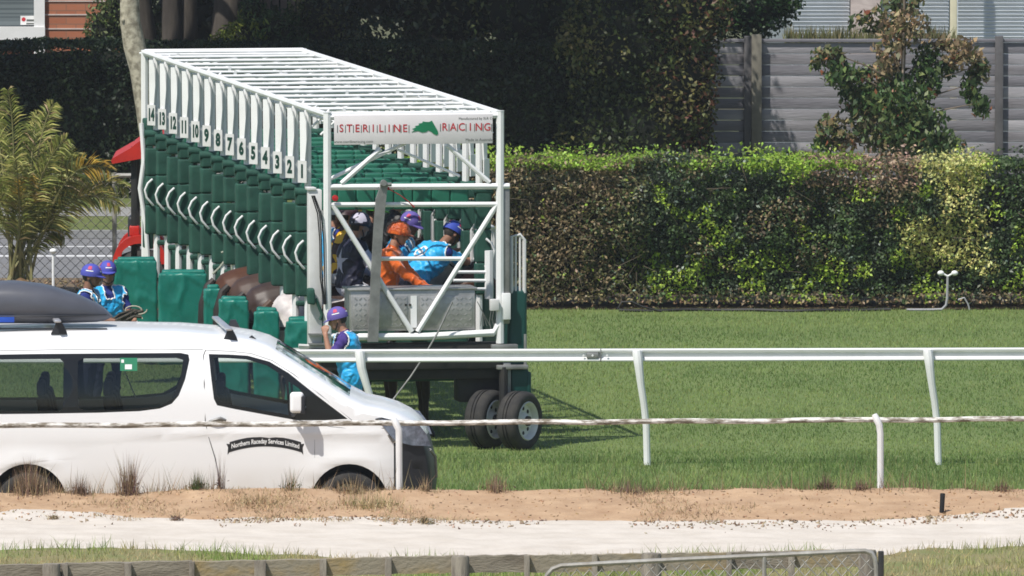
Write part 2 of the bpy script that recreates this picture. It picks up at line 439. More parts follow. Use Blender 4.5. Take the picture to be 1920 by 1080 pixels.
# ---- grass blades of the track
def scatter(n, x0, x1, y0, y1, g=rng):
    return g.uniform(x0, x1, n), g.uniform(y0, y1, n)
x, y = scatter(330000, -8.4, 8.8, -14.2, 22.75)
k = ~((x < -1.0) & (y < -6)) ; x, y = x[k], y[k]
z = gza(y)
f1 = fbm(x * 0.5, y * 0.28, 21); f2 = fbm(x * 2.2, y * 0.9, 31); f3 = fbm(x * 0.22, y * 1.1, 44, 3)
f4 = fbm(x * 0.12 + 3, y * 0.45, 66, 2); t = np.clip((f1 - 0.5) * 2.4 + (f2 - 0.5) * 1.4 + (f3 - .5) * 1.6 + (f4 - .5) * 2.2 + 0.5, 0, 1)
near = np.clip((-y - 2.5) / 6, 0, 1)
col = (1 - t)[:, None] * np.array([0.165, 0.25, 0.070]) + t[:, None] * np.array([0.285, 0.365, 0.118])
dry = (rng.random(len(x)) < 0.06 + 0.10 * near)
col[dry] = np.array([0.36, 0.37, 0.15])
col = jitter(col, len(x), 0.32)
h = np.where(y < -2.5, 0.062, 0.036) * (0.7 + 0.7 * f2)
o = blades('track_grass', np.stack([x, y, z - 0.004], 1), h, 0.008 + 0.006 * rng.random(len(x)), col, GRASSB, lean=0.5)
tag(o, 'mown green grass of the track', 'grass', kind='stuff')

# longer tufty band of grass along the rail
x, y = scatter(16000, -1.5, 8.5, -13.5, -2.0)
f = fbm(x * 1.6, y * 0.8, 51); k = f > 0.52; x, y = x[k], y[k]
col = jitter(mix([(0.10, 0.19, 0.055), (0.34, 0.34, 0.16), (0.17, 0.27, 0.08)], np.stack([rng.random(len(x)) ** 2, rng.random(len(x)) ** 3, rng.random(len(x))])), len(x), 0.3)
o = blades('long_grass', np.stack([x, y, gza(y)], 1), 0.13, 0.009, col, GRASSB, lean=0.4)
tag(o, 'longer grass left around the running rail', 'grass', kind='stuff')

# foreground grass
x, y = scatter(75000, -8, 8, -33.5, -19.2)
e = np.array([fg_edge(a) for a in x]); k = y < e - 0.05; x, y, e = x[k], y[k], e[k]
f = fbm(x * 1.1, y * 0.8, 61); t = np.clip((f - 0.42) * 3.5, 0, 1)
col = (1 - t)[:, None] * np.array([0.55, 0.45, 0.24]) + t[:, None] * np.array([0.30, 0.40, 0.11])
col = jitter(col, len(x), 0.35)
hh = 0.045 + 0.06 * t + np.where(e - y < 0.35, 0.03, 0)
o = blades('foreground_grass', np.stack([x, y, gza(y) + 0.01], 1), hh, 0.011, col, GRASSB, lean=0.6)
tag(o, 'patchy green and straw grass in front of the sand', 'grass', kind='stuff')

# weeds along the crest of the bank
def crestz(x, y): return np.array([bermz(a, b_) for a, b_ in zip(x, y)]) - 0.02
x = rng.uniform(-8, 8, 3600); y = rng.normal(-15.35, 0.16, len(x))
f = fbm(x * 1.8, y * 0 + 2, 71); dens = np.interp(x, [-8, -4, -3.2, -0.8, 0, 8], [1, 0.9, 0.5, 0.25, 0.6, 0.75])
k = (f > 0.50 - 0.12 * dens) & (rng.random(len(x)) < dens); x, y = x[k], y[k]
col = jitter(mix([(0.34, 0.25, 0.15), (0.20, 0.13, 0.10), (0.07, 0.10, 0.03)], np.stack([rng.random(len(x)), rng.random(len(x)) ** 2, rng.random(len(x)) ** 3])), len(x), 0.3)
o = blades('dry_weeds', np.stack([x, y, crestz(x, y) - 0.01], 1), 0.10 + 0.22 * rng.random(len(x)) ** 3, 0.008, col, DRY, lean=0.45)
tag(o, 'thin dry weeds along the crest of the sand bank', 'weeds', kind='stuff')
x, y = scatter(24000, -8, 8, -17.3, -15.2)
f = fbm(x * 1.3, y * 1.6, 81); k = f > np.interp(x, [-8, -3.5, -2.2, -1.2, 0, 8], [0.54, 0.50, 0.44, 0.54, 0.62, 0.60]); x, y = x[k], y[k]
col = jitter(mix([(0.46, 0.34, 0.20), (0.52, 0.41, 0.26), (0.16, 0.11, 0.07)], np.stack([rng.random(len(x)), rng.random(len(x)), rng.random(len(x)) ** 3])), len(x), 0.3)
o = blades('straw_litter', np.stack([x, y, crestz(x, y) - 0.01], 1), 0.05, 0.011, col, DRY, lean=1.1)
tag(o, 'flattened straw on the face of the sand bank', 'straw', kind='stuff')

def tuft(px, hpx, wpx, cols, label, n=140, Y=-15.5, name='dry_weed_tuft', leanf=0.35, py=None):
    x0 = wx(px, Y); s = F / (Y - CAM_Y); wd = wpx / s / 2; hh = hpx / s
    root = thing(name, label, 'weed', (x0, Y, 0), group='weed tufts on the sand bank')
    xx = rng.normal(0, wd * 0.35, n); yy = rng.normal(0, wd * 0.3, n)
    zz = np.array([bermz(x0 + a, Y + b_) for a, b_ in zip(xx, yy)]) - 0.03
    c = jitter(np.asarray(cols)[rng.integers(0, len(cols), n)], n, 0.3)
    P = np.stack([xx, yy, zz], 1)
    o = blades('stems', P, hh * (1 - 0.6 * np.clip(np.abs(xx) / (wd + 1e-6), 0, 1)), 0.007, c, DRY, root, lean=leanf)
    m = n // 2
    P2 = np.stack([rng.normal(0, wd * 0.3, m), rng.normal(0, wd * 0.25, m), np.zeros(m)], 1)
    P2[:, 2] = np.array([bermz(x0 + a[0], Y + a[1]) for a in P2]) + rng.uniform(-0.01, hh * 0.22, m)
    leaves('base_leaves', P2, 0.035, jitter(np.asarray(cols)[rng.integers(0, len(cols), m)] * 0.7, m, 0.3), DRY, root, ratio=0.35)
    return root
BR, PU, ST, GN = (0.24, 0.17, 0.10), (0.20, 0.13, 0.11), (0.42, 0.32, 0.19), (0.07, 0.10, 0.03)
tuft(55, 62, 120, [BR, ST, PU], 'wide dry weed tuft in front of the van rear wheel', 330, leanf=0.25)
tuft(150, 38, 60, [PU, BR], 'low brown weed tuft just right of the van rear wheel', 130)
tuft(240, 74, 62, [PU, BR, PU, ST], 'tallest bushy purple brown weed tuft before the van side', 260, leanf=0.3)
tuft(370, 36, 60, [GN, BR, GN], 'low green weed tuft below the van front door', 130)
tuft(412, 66, 34, [BR, PU], 'slim tall weed stalk beside the green tuft under the van door', 40, leanf=0.18)
tuft(545, 44, 60, [BR, GN, ST], 'thin weed tuft just left of the van front wheel', 70, leanf=0.3)
tuft(660, 34, 90, [ST, BR], 'straw coloured weed tuft in front of the van front wheel', 120)
tuft(700, 34, 170, [(0.66, 0.52, 0.32), (0.6, 0.46, 0.28), (0.4, 0.3, 0.17), (.2, .22, .08)], 'broad straw coloured grass clump on the bank below the van bumper', 420, Y=-16.3, leanf=0.5)
tuft(480, 22, 210, [(0.66, 0.52, 0.32), (0.5, 0.38, 0.22), (0.36, 0.26, 0.15)], 'wide flattened straw clump on the bank under the door lettering', 380, Y=-16.2, leanf=0.6)
tuft(797, 30, 30, [ST, ST, BR], 'small pale straw tuft below the black van bumper', 60)
tuft(930, 42, 90, [PU, BR, ST], 'hazy brown weed tuft on the bank right of the van', 120, leanf=0.3)
tuft(1180, 30, 150, [BR, PU, ST], 'long low row of dead weeds beneath the second rail post', 160)
tuft(1548, 34, 60, [GN, BR, PU], 'dark green weed tuft left of the thin rail post', 150)
tuft(1615, 26, 50, [PU, BR], 'brown weed tuft tight against the left foot of the thin rail post', 90)
tuft(1880, 30, 70, [PU, BR], 'brown weed tuft at the right end of the bank', 90)
tuft(330, 16, 34, [PU, BR], 'small dead weed clump lying alone on the pale sand', 70, Y=-17.1, leanf=0.9)
tuft(797, 18, 34, [GN, BR, ST], 'small greenish clump on pale sand below the straw', 70, Y=-17.3, leanf=0.8)
tuft(100, 16, 34, [ST, BR], 'little straw clump on the pale sand below the rear wheel', 60, Y=-17.0, leanf=0.9)

# clods, bits of bark and stones where orange and pale sand meet
def chips(name, x, y, zf, size, cols, label):
    n = len(x); P = np.stack([x, y, zf], 1)
    nor = unit(rng.normal(size=(n, 3)) + np.array([0, 0, 0.6])); t = unit(np.cross(nor, rng.normal(size=(n, 3)))); b_ = np.cross(nor, t)
    L = (size * rng.uniform(0.4, 1.6, n))[:, None]; W = L * rng.uniform(0.25, 0.7, (n, 1)); H = L * 0.3
    V = np.stack([P + t * L, P + b_ * W, P - t * L, P - b_ * W, P + nor * H, P - nor * H], 1).reshape(-1, 3)
    f = np.array([[0, 1, 4], [1, 2, 4], [2, 3, 4], [3, 0, 4], [1, 0, 5], [2, 1, 5], [3, 2, 5], [0, 3, 5]])
    Fc = (np.arange(n)[:, None, None] * 6 + f[None]).reshape(-1, 3)
    c = jitter(np.asarray(cols)[rng.integers(0, len(cols), n)], n, 0.3)
    return tag(arrmesh(name, V, Fc, DRY, np.repeat(c, 6, axis=0)), label, 'debris', kind='stuff')
x = rng.uniform(-8, 8, 2200); y = np.array([berm_edge(a) for a in x]) - np.abs(rng.normal(0.05, 0.45, len(x)))
k = fbm(x * 1.2, y * 1.2, 91) > 0.48; x, y = x[k], y[k]
chips('ground_debris', x, y, np.array([pathz(a, b_) for a, b_ in zip(x, y)]) + 0.004, 0.021, [(0.30, 0.20, 0.12), (0.2, 0.13, 0.09), (0.44, 0.33, 0.22), (0.5, 0.4, 0.3)], 'clods and bark bits along the edge of the sand')
x = rng.uniform(-8, 8, 2200); y = rng.uniform(-17, -15.2, 2200)
chips('sand_clods', x, y, crestz(x, y), 0.018, [(0.5, 0.33, 0.2), (0.4, 0.25, 0.14), (0.22, 0.14, 0.09)], 'crumbling clods on the orange bank')
x, y = scatter(3000, -9, 9, 22.75, 28.5)
chips('mulch_chips', x, y, y * 0 + 0.02, 0.04, [(0.30, 0.22, 0.13), (0.2, 0.13, 0.08), (0.42, 0.32, 0.2)], 'bark chips and dead leaves under the hedge')
# ------------------------------------------------------------------ the starting gate
GO = Vector((wx(614, -0.17), -0.17, 0)); GA = R(9.9)
gate = thing('starting_gate', 'long white and green starting gate with fourteen numbered stalls', 'starting gate', GO, GA)
GM = Matrix.Translation(GO) @ Matrix.Rotation(GA, 4, 'Z')
def W(u, v, z): return GM @ Vector((u, v, z))
GW, GL, GH = 1.975, 14.2, 3.80
PIT = 0.908
VK = [1.40 + PIT * k for k in range(14)]
def E(px, py, v=0.0):
    """gate coordinates of a pixel on the end frame"""
    u = 0
    for _ in range(4):
        Y = W(u, v, 0).y; p = at(px, py, Y); u = (p.x - GO.x + math.sin(GA) * v) / math.cos(GA)
    return Vector((u, v, p.z))

# end frame and long rails
f = MB()
r = 0.034
f.tube((0, 0, 1.20), (0, 0, GH + 0.03), 0.045); f.tube((GW, 0, 1.20), (GW, 0, GH + 0.03), 0.046)
for u in (0, GW): f.tube((u, 0, GH + 0.03), (u, 0, GH + 0.035), 0.05)
f.tube((0, 0, GH - 0.02), (GW, 0, GH - 0.02), 0.034)
f.tube(E(612, 351), E(955, 349), 0.034); f.tube(E(620, 384), E(937, 383), 0.028)
f.tube(E(700, 485), E(868, 485), 0.024)
f.tube(E(624, 385), E(772, 622), 0.030); f.tube(E(932, 383), E(783, 622), 0.030)
f.tube(E(640, 344), E(714, 279), 0.028); f.tube(E(620, 335, .15), E(760, 268, .15), 0.022)
f.tube(E(838, 272), E(918, 342), 0.026); f.tube(E(745, 280, .12), E(862, 330, .12), 0.016)
f.path([E(672, 632), E(800, 631), E(925, 624), E(934, 610)], 0.042)
f.tube(E(612, 630), E(690, 632), 0.03)
o = f.build('end_frame', WHITE, gate)

f = MB()
for u in (0, GW):
    f.tube((u, -0.02, GH), (u, GL, GH), 0.036)
    f.tube((u + (0.07 if u == 0 else -0.07), 0.4, GH - 0.08), (u + (0.07 if u == 0 else -0.07), GL, GH - 0.08), 0.018)
f.tube((0, GL, GH), (GW, GL, GH), 0.040)
for u in (0.62, 1.36): f.tube((u, 0.5, GH - 0.05), (u, GL, GH - 0.05), 0.013)
gate_r = random.Random(12)
vs_ = [0.48] + VK + [GL - 0.45]
for i, v in enumerate(vs_):
    j1, j2 = gate_r.uniform(-.05, .05), gate_r.uniform(-.08, .08)
    f.tube((0, v + j1, GH - 0.01), (GW, v + j2, GH - 0.01), gate_r.uniform(.0175, .023))
    if i % 3 != 1: a_, b_ = sorted((gate_r.uniform(0, .7), gate_r.uniform(1.1, GW))); f.tube((a_, v + gate_r.uniform(.1, .3), GH - 0.04), (b_, v + gate_r.uniform(.5, .85), GH - 0.05), 0.018)
    f.path([(0.0, v + .05, GH - .03), (0.24, v + PIT * .5, GH - .05), (0.0, v + PIT - .05, GH - .03)], 0.013)
    if i % 2 == 0: f.tube((0, v + 0.30, GH - 0.07), (GW, v + 0.38, GH - 0.07), 0.010)
    a, b = (0, GW) if i % 2 else (GW, 0)
    f.tube((a, v + 0.06, GH - 0.04), (b, min(v + PIT * (1.85 if i % 2 else 0.9), GL), GH - 0.04), 0.014)
    if i % 3 == 0: f.tube((0.1, v + 0.62, GH - 0.13), (GW - 0.1, v + 0.50, GH - 0.13), 0.012)
    if i % 4 == 1: f.tube((0.05, v + .15, GH - 0.05), (0.55, v + PIT - .1, GH - 0.05), 0.014); f.tube((0.55, v + .15, GH - 0.05), (0.05, v + PIT - .1, GH - 0.05), 0.014)
    for u in (0.35, 0.9, 1.5): f.box((u + 0.07 * (i % 3), v + 0.02, GH - 0.02), (0.035, 0.04, 0.05))
    f.path([(0.0, v, GH - 0.25), (0.25, v, GH - 0.02)], 0.014); f.path([(GW, v, GH - 0.25), (GW - 0.25, v, GH - 0.02)], 0.014)
f.build('roof_frame', WHITE, gate)
for u in (0, GW):                                   # the two far corner posts
    f = MB(); f.tube((u, GL, 0.5), (u, GL, GH + 0.03), 0.045); f.build('corner_post', WHITE, gate)
f = MB()
f.box((0.0, GL - 0.25, 2.2), (0.10, 0.28, 1.6), 0.02); f.build('end_pad', PAD, gate)
f = MB(); pts = [(-0.10, GL - 0.4, 2.95), (-0.07, GL - 0.4, 2.5), (-0.12, GL - 0.4, 2.15), (-0.05, GL - 0.4, 1.7), (-0.02, GL - 0.4, 1.25)]
f.path(pts, 0.028); f.build('bent_handle', WHITE, gate)

RA = R(-52)   # number boards are turned towards the rear left
def turned(side):
    return Matrix.Rotation(RA if side == 0 else -RA, 3, 'Z')
for k, v in enumerate(VK):
    for side, u in ((0, 0.0), (1, GW)):
        sg = -1 if side == 0 else 1
        f = MB()
        f.tube((u, v, 0.75), (u, v, GH - 0.02), 0.040)
        if k == 0 and side == 0: f.tube((u, v, 0.5), (u, v, 0.9), 0.04)
        f.build('stall_post', WHITE, gate)
        # hanging white board, tapered at the top, and number plate
        M = turned(side); o0 = Vector((u + sg * 0.06, v - 0.06, 0))
        f = MB()
        prof = [(-0.052, 3.20), (0.022, 3.20), (0.048, 3.45), (0.038, 3.66), (0.0, 3.76), (-0.058, 3.76)]
        A = [o0 + M @ Vector((x * (1 if side == 0 else -1), 0, 0)) + Vector((0, 0, z)) for x, z in prof]
        nrm = M @ Vector((0, -1, 0))
        va = [f.bm.verts.new(p) for p in A]; vb = [f.bm.verts.new(p - nrm * 0.02) for p in A]
        f.face(va); f.face(vb[::-1])
        for i in range(len(A)): f.face([va[i], vb[i], vb[(i + 1) % len(A)], va[(i + 1) % len(A)]])
        f.build('hanging_board', WHITE, gate)
        f = MB(); M4 = M
        f.box(o0 + nrm * 0.016 + Vector((0, 0, 3.085)), (0.135, 0.012, 0.25), 0, M4)
        pl = f.build('number_plate', WHITE2 if side == 0 else WHITE, gate)
        if side == 0:
            n = str(k + 1); wid = 0.72 if len(n) == 1 else 0.54
            def fn(x, y, o0=o0, M=M, nrm=nrm): return o0 + M @ Vector((x, 0, 0)) + nrm * 0.026 + Vector((0, 0, 3.085 + y))
            lettering('number', n, 0.20, fn, NUM_L, pl, bold=0.010, xs=wid)
        # padded column made of three stacked rolls
        f = MB(); u2 = u + sg * 0.045
        levels = [1.66, 2.02, 2.40, 2.70] if (k % 2 == 0) else [1.62, 1.98, 2.34, 2.68]
        for a, b in zip(levels, levels[1:]):
            f.rbox((u2, v + 0.02, (a + b) / 2), (0.178, 0.16, b - a - 0.004), 0.022, 4, None, 0.008, 7, k + a)
        f.rbox((u2, v + 0.02, 2.785), (0.182, 0.165, 0.16), 0.025, 3); f.path([(u2 - .11, v - .02, 2.85), (u2 + .11, v - .02, 2.85)], 0.052, 12)
        f.build('padded_column', PAD, gate)
        # curved white hand rail and little rubber stop
        f = MB(); uu = u + sg * 0.065
        f.path([(uu, v - 0.08, 2.30), (uu + sg * 0.06, v - 0.10, 2.25), (uu + sg * 0.095, v - 0.10, 2.17), (uu + sg * 0.075, v - 0.10, 2.08), (uu + sg * 0.02, v - 0.10, 2.01), (uu - sg * 0.01, v - 0.08, 1.98)], 0.014)
        f.build('hand_rail', WHITE, gate)
        if side == 0:
            f = MB(); f.rbox((u + 0.06, v - 0.06, 1.52), (0.13, 0.1, 0.06), 0.02, 2); f.build('rubber_stop', PAD, gate)
    # overhead header roll across the stall: brick-like cushions
    f = MB(); nb = 8; off = (k % 2) * 0.5 + (k % 3) * 0.17
    edges = [0.12] + [0.12 + (i + off) * (GW - 0.24) / nb for i in range(nb + 1) if 0.16 < 0.12 + (i + off) * (GW - 0.24) / nb < GW - 0.16] + [GW - 0.12]
    for a, b in zip(edges, edges[1:]): f.rbox(((a + b) / 2, v + 0.05, 2.765), (b - a - 0.006, 0.17, 0.25), 0.02, 2)
    f.build('header_pad', PAD_SUN, gate)
    # low padded partition between the stalls
    f = MB(); f.rbox((GW / 2, v, 1.05), (GW - 0.25, 0.10, 0.75), 0.05, 4); f.build('partition', PAD, gate)
    f = MB(); f.tube((0.1, v, 1.47), (GW - 0.1, v, 1.47), 0.02); f.build('partition_rail', DARK, gate)
    # front doors: two padded leaves meeting in a shallow v, barred grille above
    for leaf, (va, vb, ua, ub) in enumerate(((v + 0.05, v + PIT * 0.5, GW + 0.04, GW + 0.27), (v + PIT * 0.5, v + PIT - 0.05, GW + 0.27, GW + 0.04))):
        d = Vector((ub - ua, vb - va, 0)); L = d.length; ang = math.atan2(d.y, d.x); Mz = Matrix.Rotation(ang, 3, 'Z')
        c = Vector(((ua + ub) / 2, (va + vb) / 2, 1.2))
        f = MB(); f.rbox(c, (L - 0.02, 0.07, 1.10), 0.03, 4, Mz, 0.012, 5, k); f.build('front_door', DKGREEN, gate)
        f = MB()
        P = lambda t, z: Vector((ua + (ub - ua) * t, va + (vb - va) * t, z))
        f.path([P(0.08, 1.72), P(0.08, 2.34), P(0.16, 2.40), P(0.8, 2.40), P(0.92, 2.34), P(0.92, 1.72)], 0.022)
        for t in (0.28, 0.44, 0.6, 0.76): f.tube(P(t, 1.72), P(t, 2.39), 0.012)
        f.build('door_grille', WHITE2, gate)
# stall doors at the end bay that one sees beside the post
f = MB(); f.rbox(((E(957, 600).x + E(991, 600).x) / 2, 0.35, (1.80 + 0.60) / 2), (E(991, 600).x - E(957, 600).x, 0.55, 1.20), 0.04, 4, None, 0.015, 5); f.build('front_door', DKGREEN, gate)
f = MB(); x0, x1 = E(962, 500).x, E(986, 500).x
f.path([(x0, .1, 1.76), (x0, .1, 2.40), (x1 - .05, .1, 2.42), (x1, .1, 2.36), (x1, .1, 1.76)], 0.022)
for t in (0.33, 0.66): f.tube((x0 + (x1 - x0) * t, .1, 1.76), (x0 + (x1 - x0) * t, .1, 2.4), 0.013)
f.build('door_grille', WHITE2, gate)

# sign
f = MB(); a, b = E(625, 216), E(922, 268)
f.box(((a.x + b.x) / 2, -0.055, (a.z + b.z) / 2), (b.x - a.x, 0.012, a.z - b.z), 0.003); sign = f.build('name_sign', SIGNW, gate)
def onsign(cx, cy):
    c = E(cx, cy)
    return lambda x, y: (c.x + x, -0.0645, c.z + y)
sc = 1 / 163.5
def spaced(word, x0, x1, cy, letters_only):
    n = len(word); st = (x1 - x0) / n
    for i, ch in enumerate(word):
        lettering('letters', ch, 0.122, onsign(x0 + st * (i + 0.5), cy), RED_L, sign, bold=0.001, xs=0.92)
    f = MB()
    for i in range(n + 1):
        c = E(x0 + st * i, cy)
        f.box((c.x, -0.0625, c.z - .004), (0.0075, 0.003, 0.085))
    f.build('letter_dividers', GREY_L, sign, smooth=0)
spaced('STERILINE', 631, 765, 240.5, True); spaced('RACING', 824, 920, 238, True)
HH = [(770, 247), (776, 243), (771, 241), (779, 238), (776, 236), (784, 234), (783, 231), (790, 230), (791, 227), (797, 228), (803, 228), (808, 225.5), (810, 229), (814, 236), (819, 245), (820, 250), (817, 253), (812, 251), (806, 246), (801, 244), (797, 247), (790, 248), (782, 245), (776, 246)]
f = MB(); pts = [E(x, y) for x, y in HH]
f.prism([(p.x, p.z) for p in pts], 1, -0.066, -0.062); f.build('horse_emblem', GREEN_L, sign, smooth=0)
lettering('small_print', 'Manufactured by SLR Co.', 0.040, onsign(892, 221.5), GREY_L, sign)
lettering('small_print', 'Made in Australia', 0.045, onsign(897, 261.5), GREY_L, sign)
lettering('small_print', 'www.sterilineracing.com', 0.045, onsign(661, 265), GREY_L, sign)

# square column on the rear corner, with cables, and grey column on the front corner
f = MB()
a, b = E(580, 350), E(611, 350)
f.box(((a.x + b.x) / 2 - 0.02, 0.10, (2.96 + 1.05) / 2), (b.x - a.x - 0.04, 0.16, 1.91), 0.012)
f.box((a.x + 0.03, 0.10, 2.97), (0.1, 0.2, 0.03), 0.005)
f.build('rear_column', WHITE2, gate)
f = MB()
for i, (o1, o2) in enumerate(((0, 0), (0.03, 0.02), (0.055, 0.05))):
    f.path([E(583 + o1 * 90, 366), E(594 + o1 * 120, 400), E(598 + o2 * 150, 450), E(599 + o2 * 160, 520), E(606 + o1 * 60, 570)], 0.008, 6)
for v in f.bm.verts: v.co.y -= 0.06
f.build('black_cables', BLACK, gate)
f = MB()
f.box((E(948, 400).x, 0.06, (2.95 + 1.42) / 2), (0.095, 0.14, 1.53), 0.012); f.build('front_column', STEEL, gate)
f = MB(); f.box((E(948, 570).x, -0.03, 1.62), (0.10, 0.05, 0.30), 0.008); f.build('white_bracket', WHITE, gate)
f = MB(); f.box((E(925, 570).x, -0.06, E(925, 571).z), (0.10, 0.09, 0.13), 0.008); f.build('junction_box', WHITE2, gate)
f = MB()
for px, y0, y1 in ((922, 583, 625), (927, 583, 615), (932, 583, 622)): f.path([E(px, y0), E(px - 3, (y0 + y1) / 2), E(px + 1, y1)], 0.006, 6)
for i in range(4): f.path([E(896 + i * 3, 566 + i * 6), E(906, 585), E(902 + i * 6, 612)], 0.005, 6)
for v in f.bm.verts: v.co.y += 0.04
f.build('loose_cables', GREY_L, gate)
# rungs between the end bay and the front
f = MB()
for py in (510, 526, 542): f.tube(E(850, py, 0.9), E(916, py, 0.9), 0.018)
f.path([E(917, 470, .9), E(917, 560, .9)], 0.05)
f.build('rung_rail', WHITE, gate)

# diamond-plate tool box with two doors
PLATE = pm('diamond_plate_metal', (0.46, 0.45, 0.44), (0.34, 0.335, 0.33), 9, 0.42, 0.55)
a, b = E(659, 546), E(892, 619)
f = MB(); f.box(((a.x + b.x) / 2, 0.28, (a.z + b.z) / 2), (b.x - a.x, 0.46, a.z - b.z), 0.008)
f.box(((a.x + b.x) / 2, 0.28, a.z + 0.012), (b.x - a.x + 0.05, 0.50, 0.024), 0.006)
tb = f.build('tool_box', PLATE, gate)
for p0, p1 in ((664, 765), (789, 887)):
    f = MB(); c0, c1 = E(p0, 556), E(p1, 614)
    f.box(((c0.x + c1.x) / 2, 0.044, (c0.z + c1.z) / 2), (c1.x - c0.x, 0.012, c0.z - c1.z), 0.004)
    n1, n2 = 12, 6
    for i in range(n1):
        for j in range(n2):
            Mx = Matrix.Rotation(R(45 if (i + j) % 2 else -45), 3, 'Y')
            f.box((c0.x + (i + .5) * (c1.x - c0.x) / n1, 0.036, c1.z + (j + .5) * (c0.z - c1.z) / n2), (0.034, 0.006, 0.009), 0, Mx)
    f.build('box_door', PLATE, tb)
f = MB(); c = E(777, 585); f.box((c.x, 0.047, c.z), (0.07, 0.008, 0.36)); f.build('box_divider', WHITE, tb)
f = MB()
for px in (770, 762): c = E(px, 572); f.tube((c.x, 0.03, c.z), (c.x, 0.045, c.z), 0.014)
f.build('box_latch', DARK, tb)

# winch arm with its red strap and steel rope
f = MB()
pts = [E(719, 343), E(712, 372), E(707, 430), E(702, 520), E(697, 640)]
wd = [0.075, 0.115, 0.105, 0.105, 0.118]
rows = []
for p, w_ in zip(pts, wd): rows.append([f.bm.verts.new(Vector((p.x + dx * w_ / 2, -0.10 + dy, p.z))) for dx, dy in ((-1, 0), (1, 0), (1, 0.05), (-1, 0.05))])
for A, B in zip(rows, rows[1:]):
    for i in range(4): f.face([A[i], A[(i + 1) % 4], B[(i + 1) % 4], B[i]])
f.face(rows[0][::-1]); f.face(rows[-1])
arm = f.build('winch_arm', STEEL, gate, smooth=0)
f = MB(); c = E(716, 345); f.tube((c.x - 0.04, -0.12, c.z), (c.x + 0.09, -0.12, c.z), 0.022); f.lathe([(-.03, .0), (-.03, .035), (.03, .035), (.03, 0)], (c.x, -.12, c.z + .02), (0, 1, 0), 12); f.build('pivot', STEEL, arm)
f = MB(); f.path([E(722, 351), E(748, 365), E(764, 377), E(775, 388)], [0.015, 0.012, 0.013, 0.024], 6, flat=0.4)
f.path([E(719, 352), E(728, 353)], 0.02, 6)
for v in f.bm.verts: v.co.y -= 0.06
f.build('red_strap', REDSTRAP, gate)
f = MB(); f.lathe([(-.01, 0), (-.01, .035), (.01, .035), (.015, 0)], E(627, 371), (0, -1, 0), 12)
for v in f.bm.verts: v.co.y -= 0.05
f.build('red_reflector', REDSTRAP, gate)
f = MB(); f.path([E(848, 566, -.12), E(820, 625, -.12), E(795, 668, -.12), E(770, 706, -.12), E(732, 756, -.12)], 0.011, 6); f.build('steel_rope', STEEL, gate)

# chassis
f = MB()
f.box((GW / 2 - 0.02, 0.12, 1.06), (GW + 0.10, 0.22, 0.30), 0.02)
f.box((GW / 2 + 0.1, 0.16, 0.86), (GW - 0.1, 0.12, 0.13), 0.01)
f.box((0.02, GL / 2 + 0.2, 1.0), (0.09, GL - 0.3, 0.16), 0.01); f.box((GW - 0.02, GL / 2 + 0.2, 1.0), (0.09, GL - 0.3, 0.16), 0.01)
f.box((GW / 2, GL - 0.1, 1.0), (GW, 0.12, 0.2), 0.01)
f.box((E(905, 700).x, 0.35, 0.70), (0.50, 0.3, 0.36), 0.03)
f.build('chassis', DARK, gate)
f = MB()
f.box((E(945, 648).x, -0.02, 1.16), (0.30, 0.1, 0.06), 0.01); f.box((E(960, 680).x, 0.0, 0.93), (0.36, 0.12, 0.05), 0.01)
f.tube((E(985, 640).x, 0.0, 0.9), (E(985, 640).x, 0.0, 1.3), 0.018)
f.box((E(951, 700).x, 0.05, 0.76), (0.09, 0.10, 0.44), 0.012)
f.build('support_leg', STEEL, gate)
f = MB(); f.box((E(976, 712).x, 0.18, 0.75), (0.20, 0.3, 0.30), 0.02); f.box((E(993, 712).x, 0.12, 0.72), (0.05, 0.2, 0.30), 0.02); f.build('mudguard', DKGREEN, gate)
# left side bits near the rear column: step, brackets
f = MB()
for z in (1.33, 1.22, 1.15): f.box((E(598, 600).x, -0.02, z), (0.24, 0.10, 0.02))
f.box((E(566, 646).x, 0.1, 1.12), (0.42, 0.08, 0.035))
f.build('rear_step', STEEL, gate)
f = MB(); f.box((E(572, 640).x, 0.05, 1.16), (0.30, 0.05, 0.02)); f.tube(E(587, 655), E(587, 740), 0.03); f.tube(E(560, 648), E(640, 652), 0.02); f.build('white_step_rail', WHITE2, gate)

